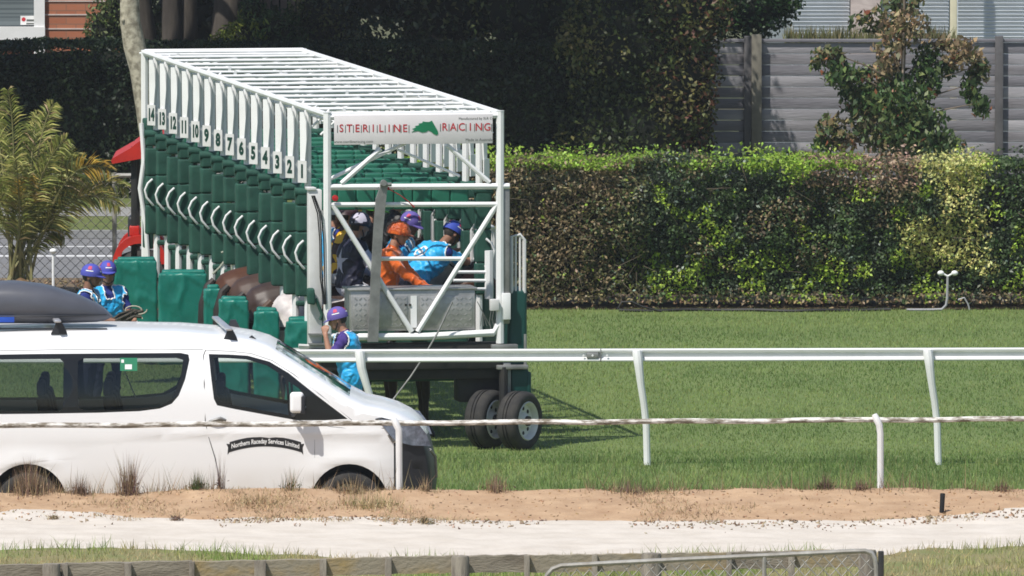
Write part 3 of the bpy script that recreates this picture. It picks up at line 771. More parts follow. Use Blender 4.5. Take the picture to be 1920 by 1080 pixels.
# wheels: twin castor wheels, turned
WN = Vector((0.86, -0.51, 0)).normalized()
def wheel(c, dirn, parent):
    Rr, wdt = 0.335, 0.26
    f = MB()
    prof = [(-wdt / 2 + 0.02, 0.215), (-wdt / 2, 0.25), (-wdt / 2 + 0.005, 0.30), (-wdt / 2 + 0.035, Rr - 0.008), (-wdt / 2 + 0.07, Rr),
            (-0.03, Rr), (-0.028, Rr - 0.012), (-0.012, Rr - 0.012), (-0.010, Rr + 0.002), (0.010, Rr + 0.002), (0.012, Rr - 0.012), (0.028, Rr - 0.012), (0.03, Rr),
            (wdt / 2 - 0.07, Rr), (wdt / 2 - 0.035, Rr - 0.008), (wdt / 2 - 0.005, 0.30), (wdt / 2, 0.25), (wdt / 2 - 0.02, 0.215), (wdt / 2 - 0.03, 0.205), (-wdt / 2 + 0.03, 0.205)]
    f.lathe(prof, c, dirn, 36); w_ = f.build('wheel', RUBBER, parent, smooth=50)
    f = MB()
    f.lathe([(wdt / 2 - 0.015, 0.222), (wdt / 2 - 0.005, 0.212), (wdt / 2 - 0.03, 0.195), (wdt / 2 - 0.075, 0.185), (wdt / 2 - 0.085, 0.10), (wdt / 2 - 0.05, 0.085), (wdt / 2 - 0.03, 0.06), (wdt / 2 - 0.028, 0.0)], c, dirn, 36)
    f.lathe([(-wdt / 2 + 0.02, 0.222), (-wdt / 2 + 0.06, 0.185), (-wdt / 2 + 0.07, 0.0)], c, dirn, 36)
    f.build('rim', WHITE2, w_)
    f = MB(); x, y, d = orth(dirn)
    for i in range(8):
        a = 2 * math.pi * i / 8
        p = Vector(c) + (x * math.cos(a) + y * math.sin(a)) * 0.142 + d * (wdt / 2 - 0.079)
        f.lathe([(0.0, 0.026), (0.004, 0.0)], p, dirn, 10)
    f.lathe([(wdt / 2 - 0.05, 0.06), (wdt / 2 - 0.0, 0.055), (wdt / 2 + 0.005, 0.0)], c, dirn, 16)
    f.build('rim_holes', DARK, w_)
Minv = GM.inverted()
for px, Y in ((974, 0.05),):
    cw = Vector((wx(px, Y), Y, 0.333)); dl = (Minv.to_3x3() @ WN)
    wheel(Minv @ cw, dl, gate); wheel(Minv @ (cw - WN * 0.42), dl, gate)
    f = MB(); f.tube(Minv @ (cw - WN * 0.5), Minv @ (cw + WN * 0.08), 0.045); f.tube(Minv @ (cw - WN * 0.21), Minv @ (cw - WN * 0.21 + Vector((0, 0, 0.6))), 0.05); f.build('axle', DARK, gate)
for u, v in ((0.0, 0.5), (0.0, GL - 0.6), (GW, GL - 0.6)):
    wheel(Vector((u, v, 0.333)), Vector((-1, 0, 0)) if u == 0 else Vector((1, 0, 0)), gate)
    f = MB(); f.tube((u + (0.16 if u == 0 else -0.16), v, 0.333), (u + (0.16 if u == 0 else -0.16), v, 1.0), 0.05); f.build('support_leg', DARK, gate)

# padded rear doors (tarpaulin covered)
DOORS = [(215, 294, 489, 10.0), (298, 388, 513, 7.6), (383, 414, 541, 4.4), (410, 466, 563, 2.75), (476, 523, 584, 2.0), (536, 581, 602, 1.15)]
for i, (x0, x1, yt, Y) in enumerate(DOORS):
    P0, P1 = at(x0, yt, Y), at(x1, yt, Y)
    wd, top = P1.x - P0.x, P0.z
    bot = 0.42
    f = MB(); f.rbox((0, 0, 0), (wd, 0.13, top - bot), 0.022, 30, None, -0.015, 4.2, i * 3.1)
    c = Minv @ Vector(((P0.x + P1.x) / 2, Y, (top + bot) / 2)); Mz = Matrix.Rotation(-GA + R(3), 4, 'Z')
    o = f.build('rear_door', TARP, gate, smooth=60); o.matrix_local = Matrix.Translation(c) @ Mz
    # side return and top roll
    f = MB(); f.rbox((wd / 2 - 0.04, 0.24, -.01), (0.07, 0.36, top - bot), 0.022, 12, None, -0.009, 4, i); f.rbox((0.01, 0.16, (top - bot) / 2 + 0.0), (wd - 0.06, 0.20, 0.07), 0.025, 8, None, 0.008, 7, i)
    p = f.build('door_return', TARP, gate, smooth=60); p.matrix_local = Matrix.Translation(c) @ Mz
    f = MB(); hx = (GO.x - math.sin(GA) * (Y + 0.17)) - (P0.x + P1.x) / 2
    f.tube((0, 0.1, -0.2), (hx, 0.1, -0.2), 0.022); f.tube((0, 0.1, 0.3), (hx, 0.1, 0.3), 0.022)
    q = f.build('door_hinge', DARK, gate); q.matrix_local = Matrix.Translation(c) @ Mz
# rope knotted round one rear column
f = MB()
c = E(426, 480, 7.6)
for i in range(5): f.path([c + Vector((-0.09 + 0.03 * i, -0.15, 0.05)), c + Vector((0.0 + .02 * i, -0.2, 0.09 - .03 * i)), c + Vector((0.10, -0.15, -0.04 + .02 * i))], 0.016, 6)
f.path([c + Vector((0.02, -.18, 0)), c + Vector((0.03, -.2, -0.3)), c + Vector((0.02, -.18, -0.62))], 0.012, 6)
f.path([c + Vector((-0.02, -.18, 0)), c + Vector((-0.12, -.2, -0.12)), c + Vector((-0.2, -.18, -0.2))], 0.014, 6)
f.build('knotted_rope', pm('faded_rope', (0.22, 0.25, 0.2), (0.4, 0.4, 0.33), 20, 0.9), gate)
f = MB(); c = E(582, 555, 0.0); f.rbox((c.x, -0.05, c.z), (0.10, 0.1, 0.2), 0.03, 3, None, .03); f.path([E(592, 560, -.05), E(604, 590, -.05), E(600, 600, -.05)], 0.02, 6); f.build('latch_gear', PAD, gate)
# ------------------------------------------------------------------ running rails, fences
# big aluminium running rail: one thing with rail, joint and curved posts
YR = -3.5
rail = thing('running_rail', 'broad white running rail on curved posts behind the van', 'rail', (0, YR, 0))
zt, zb = wz(652.5, YR), wz(676, YR)
f = MB()
h = zt - zb
prof = [(-0.035, 0), (-0.045, -0.012), (-0.04, -0.03), (-0.012, -0.045), (-0.010, -h + 0.045), (-0.04, -h + 0.034), (-0.046, -h + 0.014), (-0.035, -h), (0.035, -h), (0.046, -h + 0.014), (0.04, -h + 0.034), (0.012, -h + 0.045), (0.012, -0.045), (0.04, -0.03), (0.045, -0.012), (0.035, 0)]
slope = 0.0026
def railz(x): return zt - 0.012 + slope * x
A = []
for xx in (-14, 14):
    A.append([f.bm.verts.new(Vector((xx, p[0], railz(xx) + p[1]))) for p in prof])
for i in range(len(prof)): f.face([A[0][i], A[0][(i + 1) % len(prof)], A[1][(i + 1) % len(prof)], A[1][i]])
f.face(A[0]); f.face(A[1][::-1])
f.build('rail', WHITE, rail)
f = MB(); jx = wx(1111, YR)
f.box((jx, -0.03, railz(jx) - h / 2), (0.13, 0.05, h * 0.45), 0.006)
f.box((jx + 0.09, 0, railz(jx) - h / 2), (0.012, 0.098, h + 0.004), 0.003)
f.build('rail_joint', STEEL, rail)
f = MB()
for dx in (-0.1, 0.0, 0.16): f.tube((jx + dx, -0.06, railz(jx) - h / 2), (jx + dx, -0.04, railz(jx) - h / 2), 0.012)
f.build('bolts', WHITE, rail)
for pxt, pxb in ((676, 712), (1196, 1214), (1741, 1760), (130, 152), (-420, -400), (2290, 2310)):
    xt, xb = wx(pxt, YR), wx(pxb, YR)
    f = MB(); zz = railz(xt); zg = gz(YR) - 0.05
    pts = [(xt - 0.01, -0.07, zz - 0.02), (xt, -0.085, zz - 0.10), (xt + 0.012, -0.085, zz - 0.20), (xt + 0.30 * (xb - xt), -0.07, zz - 0.38), (xt + 0.62 * (xb - xt), -0.04, zz - 0.60), (xt + 0.88 * (xb - xt), -0.01, zz - 0.85), (xb, 0.0, zg)]
    f.path(pts, [0.05, 0.055, 0.05, 0.042, 0.040, 0.040, 0.040], 10)
    f.box((xt - 0.005, -0.06, zz - 0.055), (0.11, 0.05, 0.085), 0.02)
    f.build('post', WHITE, rail)

# thin weathered rail on top of the bank
YT = -14.75
WEATH = pm('lichen_stained_white_paint', (0.74, 0.72, 0.68), (0.20, 0.17, 0.13), 11, 0.8, bump=0.3, bscale=40, contrast=(0.42, 0.58), stretch=(0.6, 1, 2))
trail = thing('thin_rail', 'thin stained white rail on low posts crossing in front of the van', 'rail', (0, YT, 0))
f = MB(); pts = []
for px in np.linspace(-300, 2300, 40):
    x = wx(px, YT); zz = wz(np.interp(px, [-300, 0, 960, 1920, 2300], [800, 798, 792, 785.5, 783]), YT); pts.append((x, 0, zz + 0.006 * math.sin(px * 0.021) + random.uniform(-.003, .003)))
f.path(pts, 0.027, 8); f.build('rail', WEATH, trail)
for px, py in ((744, 790), (1645, 781)):
    x = wx(px, YT); zz = wz(py, YT); f = MB(); x2 = wx(px + 6 if px > 1000 else px + 4, YT)
    f.path([(x - 0.03, -0.03, zz + 0.025), (x - 0.01, -0.04, zz - 0.02), (x + 0.02, -0.035, zz - 0.08), (x2, -0.03, zz - 0.17), (x2 + 0.005, 0, 0.35), (x2 + 0.005, 0, 0.2)], [0.028, 0.036, 0.036, 0.034, 0.034, 0.034], 10)
    f.build('post', WHITE, trail)

# short black pipe standing on the sand
x = wx(1767, -16.7); zb_ = wz(950, -16.7)
f = MB(); f.lathe([(-0.1, 0), (-0.1, 0.024), (0.130, 0.026), (0.135, 0.02), (0.10, 0.018), (0.10, 0)], (0, 0, 0), (0.05, 0, 1), 14)
o = f.build('marker_peg', BLACK); o.location = (x, -16.7, zb_); tag(o, 'short black plastic pipe standing upright in the sand', 'peg')

# low wooden fence in front
WOOD = pm('lichened_grey_timber', (0.30, 0.265, 0.21), (0.16, 0.135, 0.105), 3.0, 0.9, bump=0.5, bscale=22, stretch=(0.6, 3, 3))
WOODY = pm('weathered_timber_with_ochre_lichen', (0.28, 0.245, 0.185), (0.34, 0.24, 0.09), 2.3, 0.9, bump=0.5, bscale=20, stretch=(0.8, 1.5, 1.5), contrast=(0.48, 0.72))
POSTW = pm('grey_post_timber', (0.30, 0.27, 0.22), (0.14, 0.12, 0.10), 4, 0.9, bump=0.5, bscale=20, stretch=(3, 3, 0.6))
fence = thing('wooden_fence', 'low weathered plank fence with lichen along the bottom edge', 'fence', (0, -29.0, 0))
def fy(px): return float(np.interp(px, [-200, 1700], [-30.0, -28.4]))
def ftop(px): return float(np.interp(px, [-200, 0, 860, 1645], [1062, 1059, 1042.5, 1031]))
def fpt(px, py, off=0):
    p = at(px, py, fy(px) + off); return Vector((p.x, p.y + 29.0, p.z))
posts = [(-90, 20, 0), (97, 34, 1), (122, 12, 0), (240, 14, 0), (360, 10, 0), (488, 22, 0), (606, 13, 0), (728, 13, 0), (863, 34, 1), (988, 11, 0), (1115, 11, 0), (1221, 38, 1), (1367, 10, 0), (1484, 12, 0), (1626, 34, 1)]
cuts = [-240, -90, 122, 360, 606, 728, 863, 988, 1115, 1221, 1367, 1484, 1630]
for a, b in zip(cuts, cuts[1:]):
    f = MB(); t0, t1 = fpt(a, ftop(a)), fpt(b, ftop(b)); dz = random.uniform(-0.006, 0.006)
    hgt = 0.155 if a > 600 else 0.30
    n = 8; rows = []
    for i in range(n + 1):
        p = t0.lerp(t1, i / n); j = 0.005 * math.sin(i * 2.1 + a)
        rows.append([f.bm.verts.new(p + Vector((0, dy, z + j + dz))) for dy, z in ((-0.02, -hgt), (-0.02, 0), (0.025, 0.004), (0.025, -hgt))])
    for A, B in zip(rows, rows[1:]):
        for i in range(4): f.face([A[i], B[i], B[(i + 1) % 4], A[(i + 1) % 4]])
    f.face(rows[0]); f.face(rows[-1][::-1])
    f.build('plank', random.choice([WOOD, WOODY]), fence, smooth=0)
for px, wpx, kind in posts:
    f = MB(); p = fpt(px, ftop(px) - (1 if kind else 0)); s = F / (fy(px) - CAM_Y); wd = wpx / s
    zg = 0.66
    if kind: f.path([(p.x, p.y - 0.02 - wd * .45, zg), (p.x, p.y - 0.02 - wd * .45, p.z - 0.02), (p.x, p.y - 0.02 - wd * .45, p.z + 0.004)], [wd / 2, wd / 2, wd / 2 * 0.9], 12)
    else: f.box((p.x, p.y - 0.055, (p.z + zg) / 2), (wd, 0.065, p.z - zg), 0.006)
    f.build('post', POSTW, fence)

# chain-link gate with rounded tube frame, nearer than the fence
YG = -31.5
GALV = pm('weathered_galvanised_tube', (0.42, 0.41, 0.385), (0.26, 0.24, 0.21), 6, 0.55, 0.3)
cg = thing('chain_link_gate', 'wire mesh field gate with rounded grey tube frame at the bottom', 'gate', (0, YG, 0))
def gp(px, py): p = at(px, py, YG); return Vector((p.x, 0, p.z))
f = MB()
top = [gp(1020, 1100), gp(1026, 1078), gp(1036, 1067), gp(1052, 1061), gp(1140, 1056), gp(1300, 1048), gp(1450, 1041), gp(1600, 1033.5), gp(1622, 1033), gp(1634, 1037), gp(1640, 1046), gp(1643, 1062)]
zb2 = 0.8
f.path(top + [Vector((top[-1].x + 0.005, 0, zb2))], 0.022, 8); f.path([top[0], Vector((top[0].x, 0, zb2))], 0.022, 8)
f.tube((top[0].x, 0, zb2), (top[-1].x, 0, zb2), 0.02)
f.tube(gp(1433, 1042), Vector((gp(1433, 1042).x, 0, zb2)), 0.020)
f.build('gate_frame', GALV, cg)
f = MB(); x0, x1 = top[0].x + 0.02, top[-1].x - 0.01; L = x1 - x0
def topz(x): 
    xs = [p.x for p in top]; return float(np.interp(x, xs, [p.z for p in top])) - 0.015
st = 0.11; k = -20
while k * st < L + 1.2:
    for sg in (1, -1):
        xa = x0 + k * st; pts = []
        for i in range(0, 25):
            zz = zb2 + i * 0.04; xx = xa + sg * i * 0.04 * 0.9
            if x0 < xx < x1 and zz < topz(xx): pts.append(Vector((xx, 0.004 * sg, zz)))
        if len(pts) > 1: f.path([pts[0], pts[-1]], 0.0045, 5, False)
    k += 1
f.build('wire_mesh', GALV, cg)
f = MB(); p = gp(1652, 1034); f.box((p.x, 0.02, (p.z + 0.6) / 2), (0.05, 0.08, p.z - 0.6), 0.005); f.build('latch_post', DARK, cg)

# grey boundary fence behind the hedge (horizontal planks on posts)
YF = 45.6
GW1 = pm('silvered_fence_timber', (0.21, 0.205, 0.225), (0.13, 0.127, 0.145), 2.0, 0.85, bump=0.35, bscale=18, stretch=(0.35, 1, 2.5))
GW2 = pm('pale_silvered_timber', (0.34, 0.33, 0.35), (0.20, 0.195, 0.215), 1.6, 0.85, bump=0.35, bscale=18, stretch=(0.3, 1, 2.5))
GW3 = pm('brownish_silvered_timber', (0.155, 0.147, 0.158), (0.25, 0.243, 0.262), 1.8, 0.85, bump=0.35, bscale=18, stretch=(0.3, 1, 2.5))
pf = thing('plank_fence', 'tall silvered timber fence of horizontal planks behind the hedge', 'fence', (0, YF, 0))
zt_ = wz(80, YF); pl_h = 0.163; segs = [1150, 1402, 1872, 2150]
for a, b in zip(segs, segs[1:]):
    xa, xb = wx(a, YF) + 0.06, wx(b, YF) - 0.06
    z = zt_; i = 0
    while z > 0.15:
        f = MB(); f.box(((xa + xb) / 2, random.uniform(-0.004, 0.004), z - pl_h / 2), (xb - xa, 0.022, pl_h - 0.008), 0.004)
        f.build('plank', [GW1, GW2, GW3][(i * 7 + a) % 3], pf); z -= pl_h; i += 1
for px in segs[:-1]:
    x = wx(px, YF); f = MB()
    f.box((x, -0.05, zt_ / 2 + 0.05), (0.12, 0.12, zt_ + 0.1), 0.01); f.build('post', pm('dark_grey_post', (0.12, 0.115, 0.12), (0.08, 0.078, 0.08), 4, 0.8), pf)
x = wx(1414, YF); f = MB(); f.box((x + 0.03, -0.12, (zt_ + 0.1) / 2), (0.15, 0.1, zt_ + 0.15), 0.01); f.build('post', pm('tan_timber_post', (0.20, 0.185, 0.15), (0.14, 0.13, 0.105), 4, 0.85), pf)
f = MB(); f.box((wx(1660, YF), 0, zt_ + 0.03), (wx(2150, YF) - wx(1150, YF), 0.10, 0.05), 0.008); f.build('capping', GW1, pf)

# chain-link fence beyond the track at the left
YC = 26.0
cf = thing('chain_link_fence', 'chain link boundary fence in front of the road at the left', 'fence', (0, YC, 0))
zc = wz(329, YC); xa, xb = wx(-250, YC), wx(560, YC)
f = MB(); f.tube((xa, 0, zc), (xb, 0, zc), 0.03); f.build('top_rail', GALV, cf)
for px in (-160, 215, 520):
    x = wx(px, YC); f = MB(); f.tube((x, 0, -0.1), (x, 0, zc + 0.04), 0.03); f.build('post', GALV, cf)
f = MB(); st = 0.135; n = int((xb - xa) / st)
for i in range(-11, n + 1):
    for sg in (1, -1):
        p0 = xa + i * st if sg > 0 else xa + (i + 11) * st
        a = Vector((p0, 0.004 * sg, 0.02)); b = Vector((p0 + sg * zc, 0.004 * sg, zc))
        ta = max(0, (xa - a.x) / (b.x - a.x)) if sg > 0 else max(0, (a.x - xb) / (a.x - b.x))
        if abs(b.x - a.x) > 1e-6 and ta < 1:
            f.path([a.lerp(b, ta), b], 0.0042, 4, False)
f.build('wire_mesh', GALV, cf)
# white peg barrier with a top cord
x = wx(100, 24.5); f = MB(); zz = wz(472, 24.5)
root = thing('rope_barrier', 'white peg with round cap by the chain link fence', 'peg', (x, 24.5, 0))
f.path([(0, 0, -0.05), (0, 0, zz)], 0.018, 8); f.build('peg', WHITE, root)
f = MB(); f.ell((0, 0, zz + 0.01), (0.05, 0.05, 0.035)); f.build('cap', WHITE, root)

# sprinkler stand and hoses at the foot of the hedge
PVC = pm('grey_pvc_pipe', (0.36, 0.36, 0.38), None, 8, 0.5)
YS = 22.5
sp = thing('sprinkler', 'grey sprinkler standpipe with two heads in front of the hedge', 'sprinkler', (wx(1776, YS), YS, 0))
def spv(px, py): p = at(px, py, YS); return (p.x - wx(1776, YS), 0, max(p.z, 0.015))
f = MB(); f.path([spv(1700, 585), spv(1745, 583), spv(1766, 580), spv(1774, 572), spv(1776, 560), spv(1777, 518)], 0.017, 8); f.build('standpipe', PVC, sp)
for d in (-1, 1):
    f = MB(); f.path([spv(1777, 518), spv(1777 + d * 9, 513)], 0.013, 8); f.ell(spv(1777 + d * 13, 512), (0.045, 0.035, 0.034)); f.build('sprinkler_head', WHITE, sp)
hs = MB(); hs.path([spv(1797, 562), spv(1808, 558), spv(1815, 570), spv(1818, 583)], 0.012, 6); o = hs.build('hose', PVC); o.location = (wx(1776, YS), YS, 0); tag(o, 'short grey hose loop sticking up right of the sprinkler', 'hose')
hs = MB(); hs.path([(wx(px, YS), 22.35 + 0.08 * math.sin(px * .02), 0.02 + 0.006 * math.sin(px * .05)) for px in range(1160, 1700, 30)], 0.022, 6); o = hs.build('drip_line', BLACK); tag(o, 'black irrigation hose lying along the foot of the hedge', 'hose')
hs = MB(); hs.path([at(1158, 580, 21.5), at(1166, 566, 21.5), at(1185, 566, 21.5), at(1205, 575, 21.5), at(1240, 584, 21.5)], 0.014, 6); o = hs.build('hose', BLACK); tag(o, 'black hose end looping up from the ground at the hedge', 'hose')
# ------------------------------------------------------------------ hedges
CORE = pm('hedge_interior', (0.007, 0.011, 0.006), (0.012, 0.014, 0.008), 5, 1.0, bump=0.6, bscale=12)  # near-black solid core: shade between the leaves put into its colour
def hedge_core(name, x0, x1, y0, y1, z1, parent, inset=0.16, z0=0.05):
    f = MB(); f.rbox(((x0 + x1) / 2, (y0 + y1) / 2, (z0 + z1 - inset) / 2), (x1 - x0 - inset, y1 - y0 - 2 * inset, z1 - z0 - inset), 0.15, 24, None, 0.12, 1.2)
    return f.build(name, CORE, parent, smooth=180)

YH0, YH1 = 22.75, 24.5
HX0, HX1 = wx(600, YH0), 8.2
hz = wz(300, YH0)
hd = thing('hedge', 'clipped mixed hedge with top coloured sunlit green along the far side of the track', 'hedge', (0, 0, 0))
hedge_core('branches', HX0, HX1, YH0 + .30, YH1, hz - 0.12, hd, z0=0.15)  # solid dark core behind the leaves, no branches modelled
g = np.random.default_rng(11)
n1 = 60000
X = g.uniform(HX0, HX1, n1); Z = g.uniform(0.03, 1, n1) ** 0.9 * hz
bump = (fbm(X * 1.1, Z * 1.3, 3) - 0.5) * 0.5 + (fbm(X * 3.2, Z * 3.4, 19, 2) - 0.5) * 0.30
Yv = YH0 + bump * np.clip(Z * 2.5, .15, 1) + np.abs(g.normal(0, 0.10, n1)) - 0.04 - np.clip(.3 - Z, 0, 1) * .30
n2 = 30000
X2 = g.uniform(HX0, HX1, n2); Y2 = g.uniform(YH0 - 0.05, YH1, n2)
tb = (fbm(X2 * 1.6, Y2 * 1.6, 7) - 0.5) * 0.24
Z2 = hz - 0.03 + tb - np.abs(g.normal(0, 0.05, n2))
n3 = 3000     # shoots standing out of the top
X3 = g.uniform(HX0, HX1, n3); Y3 = g.uniform(YH0, YH1, n3); k3 = fbm(X3 * 3, Y3 * 3, 17) > 0.54; X3, Y3 = X3[k3], Y3[k3]
Z3 = hz + g.random(len(X3)) * 0.13
P = np.concatenate([np.stack([X, Yv, Z], 1), np.stack([X2, Y2, Z2], 1), np.stack([X3, Y3, Z3], 1)])
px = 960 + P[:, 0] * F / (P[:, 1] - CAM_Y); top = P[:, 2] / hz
f = fbm(P[:, 0] * 1.6, P[:, 2] * 1.8, 23); f2 = fbm(P[:, 0] * 5, P[:, 2] * 5, 27); rd = g.random(len(P))
dg_, md, lt, br, ye, pk = (0.034, 0.052, 0.026), (0.060, 0.095, 0.036), (0.24, 0.33, 0.045), (0.165, 0.130, 0.072), (0.44, 0.43, 0.16), (0.30, 0.20, 0.145)
C = np.where((f2 > 0.5)[:, None], md, dg_) * np.ones((len(P), 1))
cl = fbm(P[:, 0] * 3.2, P[:, 2] * 3.2, 61) + np.clip(.45 - top, 0, .3) * .35; C[(cl > 0.63) & (rd < .62)] = lt; C[rd > 0.965] = lt; painted_glint = (rd > .90) & (rd < .935); C[painted_glint] = (0.17, 0.2, 0.16); ol = (px < 1215) & (rd < .5); C[ol] = (0.10, 0.105, 0.042)  # the few pale grey-green leaves paint in specular glints
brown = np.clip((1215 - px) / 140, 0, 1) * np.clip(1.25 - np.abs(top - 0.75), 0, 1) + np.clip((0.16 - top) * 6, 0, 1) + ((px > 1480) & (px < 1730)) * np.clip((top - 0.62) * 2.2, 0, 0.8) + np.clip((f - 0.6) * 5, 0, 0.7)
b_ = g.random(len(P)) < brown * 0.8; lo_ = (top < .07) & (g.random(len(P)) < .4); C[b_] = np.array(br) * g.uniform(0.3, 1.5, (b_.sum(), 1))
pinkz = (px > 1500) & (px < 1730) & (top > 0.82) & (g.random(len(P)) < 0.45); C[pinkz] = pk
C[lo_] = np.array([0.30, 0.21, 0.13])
topm = (top > 0.93) & (px < 1620) & (g.random(len(P)) < 0.85 * np.clip((fbm(P[:, 0] * 2, P[:, 1] * 2, 5) - .3) * 4, 0, 1)); C[topm] = np.array([0.19, 0.29, 0.036])  # top leaves coloured brighter for the sun falling on them
ypx = [(1790, 310, 75, 40), (1800, 360, 45, 60), (1775, 465, 80, 45), (1740, 440, 60, 35), (1835, 420, 30, 30), (1850, 500, 30, 20), (1490, 325, 30, 20), (1560, 510, 35, 25), (1620, 505, 20, 20), (1310, 505, 30, 30)]
py = 540 - F * ((np.cos(PITCH) * (P[:, 2] - CAM_Z) + np.sin(PITCH) * (P[:, 1] - CAM_Y))) / (np.cos(PITCH) * (P[:, 1] - CAM_Y) - np.sin(PITCH) * (P[:, 2] - CAM_Z))
for i, (cx, cy, rx_, ry_) in enumerate(ypx):
    d = ((px - cx) / rx_) ** 2 + ((py - cy) / ry_) ** 2
    m_ = (d < g.uniform(0.3, 1.4, len(P))) & (g.random(len(P)) < 0.75)
    C[m_] = np.array(ye) if i < 6 else np.array(lt) * 1.1
# sparse, bare patches
bare = ((px > 1850) & (px < 1890) & (top > 0.55) & (top < 0.92)) 
keep = ~(bare & (g.random(len(P)) < 0.65)); P, C = P[keep], C[keep]
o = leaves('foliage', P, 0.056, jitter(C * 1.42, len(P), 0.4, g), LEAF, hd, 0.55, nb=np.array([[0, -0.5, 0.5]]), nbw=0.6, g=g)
# twigs
f = MB(); gt = random.Random(5)
for i in range(110):
    x = gt.uniform(HX0, HX1) if i > 60 else gt.uniform(wx(950, YH0), wx(1230, YH0)); z = gt.uniform(0.1, hz)
    f.path([(x, YH0 + 0.05, z), (x + gt.uniform(-.12, .12), YH0 - 0.10, z + gt.uniform(0, .16)), (x + gt.uniform(-.25, .25), YH0 - gt.uniform(.12, .25), z + gt.uniform(-.1, .35))], [0.005, 0.0035, 0.0015], 4)
f.build('twigs', TWIG, hd)

# fallen leaves line and low litter under it belong to the mulch bed
YD0, YD1 = 44.8, 46.4
dx0, dx1 = wx(-480, YD0), wx(1335, YD0); dz = wz(84, YD0)
dh = thing('dark_hedge', 'tall dense dark hedge standing in shade beyond the road', 'hedge', (0, 0, 0))
hedge_core('branches', dx0, dx1, YD0, YD1, dz - 0.03, dh)  # same dark filler core in place of real branches
g = np.random.default_rng(12)
n = 43000; X = g.uniform(dx0, dx1, n); Z = g.uniform(0.0, dz, n); Yv = YD0 + (fbm(X * .9, Z * .9, 3) - 0.5) * 0.4 + np.abs(g.normal(0, .12, n))
n2 = 11500; X2 = g.uniform(dx0, dx1, n2); Y2 = g.uniform(YD0, YD1, n2); Z2 = dz + (fbm(X2 * 1.5, Y2, 9) - .5) * .16 - np.abs(g.normal(0, .05, n2))
P = np.concatenate([np.stack([X, Yv, Z], 1), np.stack([X2, Y2, Z2], 1)])
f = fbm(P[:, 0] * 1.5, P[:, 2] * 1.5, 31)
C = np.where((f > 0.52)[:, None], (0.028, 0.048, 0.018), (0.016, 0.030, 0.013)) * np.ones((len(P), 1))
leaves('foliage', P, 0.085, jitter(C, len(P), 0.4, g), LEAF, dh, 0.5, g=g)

# ------------------------------------------------------------------ trees
def crown(name, parent, ells, n, size, cols, g, shell=0.55, ratio=0.55, droop=0.3, core=True, colf=None, mat=LEAF):
    """leaf cloud spread through a set of ellipsoids (cx,cy,cz,rx,ry,rz)"""
    vol = np.array([e[3] * e[4] * e[5] for e in ells]) ** 0.67; cnt = (n * vol / vol.sum()).astype(int)
    Ps = []
    for e, c in zip(ells, cnt):
        d = unit(g.normal(size=(c, 3))); r = g.uniform(shell ** 3, 1, c) ** (1 / 3)
        lump = 0.82 + 0.36 * fbm(d[:, 0] * 2.5 + e[0], d[:, 2] * 2.5 + e[1] + d[:, 1] * 1.7, 3)
        Ps.append(np.array(e[:3]) + d * (r * lump)[:, None] * np.array(e[3:]))
    P = np.concatenate(Ps)
    f = fbm(P[:, 0] * 1.2 + P[:, 1], P[:, 2] * 1.2, 13)
    idx = np.clip((f - 0.3) * 2.5 * len(cols) + g.normal(0, .5, len(P)), 0, len(cols) - 1).astype(int)
    C = np.asarray(cols)[idx]
    if colf is not None: C = colf(P, C)
    leaves(name, P, size, jitter(C, len(P), 0.35, g), mat, parent, ratio, droop=droop, g=g)
    if core:
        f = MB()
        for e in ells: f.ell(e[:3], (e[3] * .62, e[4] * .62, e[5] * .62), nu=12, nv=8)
        f.build('shade_core', CORE, parent, smooth=180)
def limbs(f, base, top, r0, r1, g, branches=(), wob=0.08):
    pts = []; n = 7
    for i in range(n + 1):
        t = i / n; p = Vector(base).lerp(Vector(top), t); pts.append(p + Vector((g.uniform(-wob, wob), g.uniform(-wob, wob), 0)) * (t > 0))
    f.path(pts, [r0 + (r1 - r0) * (i / n) for i in range(n + 1)], 10)
    for (t, end, r) in branches:
        p = Vector(base).lerp(Vector(top), t); e = Vector(end)
        m = p.lerp(e, 0.5) + Vector((g.uniform(-.1, .1), g.uniform(-.1, .1), 0.12))
        f.path([p, m, e], [r, r * 0.7, r * 0.3], 7)

gr = random.Random(9)
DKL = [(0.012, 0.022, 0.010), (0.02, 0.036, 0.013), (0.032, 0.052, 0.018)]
# big dark tree with three stems at the left
bx = wx(345, 49.5)
big = thing('spreading_tree', 'huge dark multi-stemmed tree in shade behind the dark hedge', 'tree', (0, 0, 0))
f = MB()
for px_, r_ in ((292, 0.26), (348, 0.20), (398, 0.26)):
    x = wx(px_, 49.3); limbs(f, (x, 49.3, -0.2), (x + (px_ - 345) * 0.01, 49.3, 5.2), r_ * 1.15, r_ * 0.7, gr, [(0.75, (x - 2.2, 47, 6), .12), (0.7, (x + 2, 47.5, 6), .12), (.8, (x + .2, 46, 6.4), .1)], 0.03)
f.path([(wx(325, 49), 49.1, -.1), (wx(322, 49), 49.1, 2.6), (wx(318, 49), 49, 5)], [.17, .15, .1], 10)
f.build('trunk', BARK, big, smooth=60)
g = np.random.default_rng(21)
crown('crown', big, [(bx - 4.4, 43.1, 6.0, 1.6, 1.2, 1.3), (bx + 0.6, 43.2, 6.1, 2.1, 1.4, 1.5), (bx + 3.8, 43.2, 6.1, 2.2, 1.4, 1.5), (bx, 49.5, 8.0, 3.5, 2, 1.6), (bx + 1, 45, 8.2, 3.5, 1.6, 1.2)], 9000, 0.30, DKL, g, core=True)  # forward lobes, out of view, added to shade the dark hedge
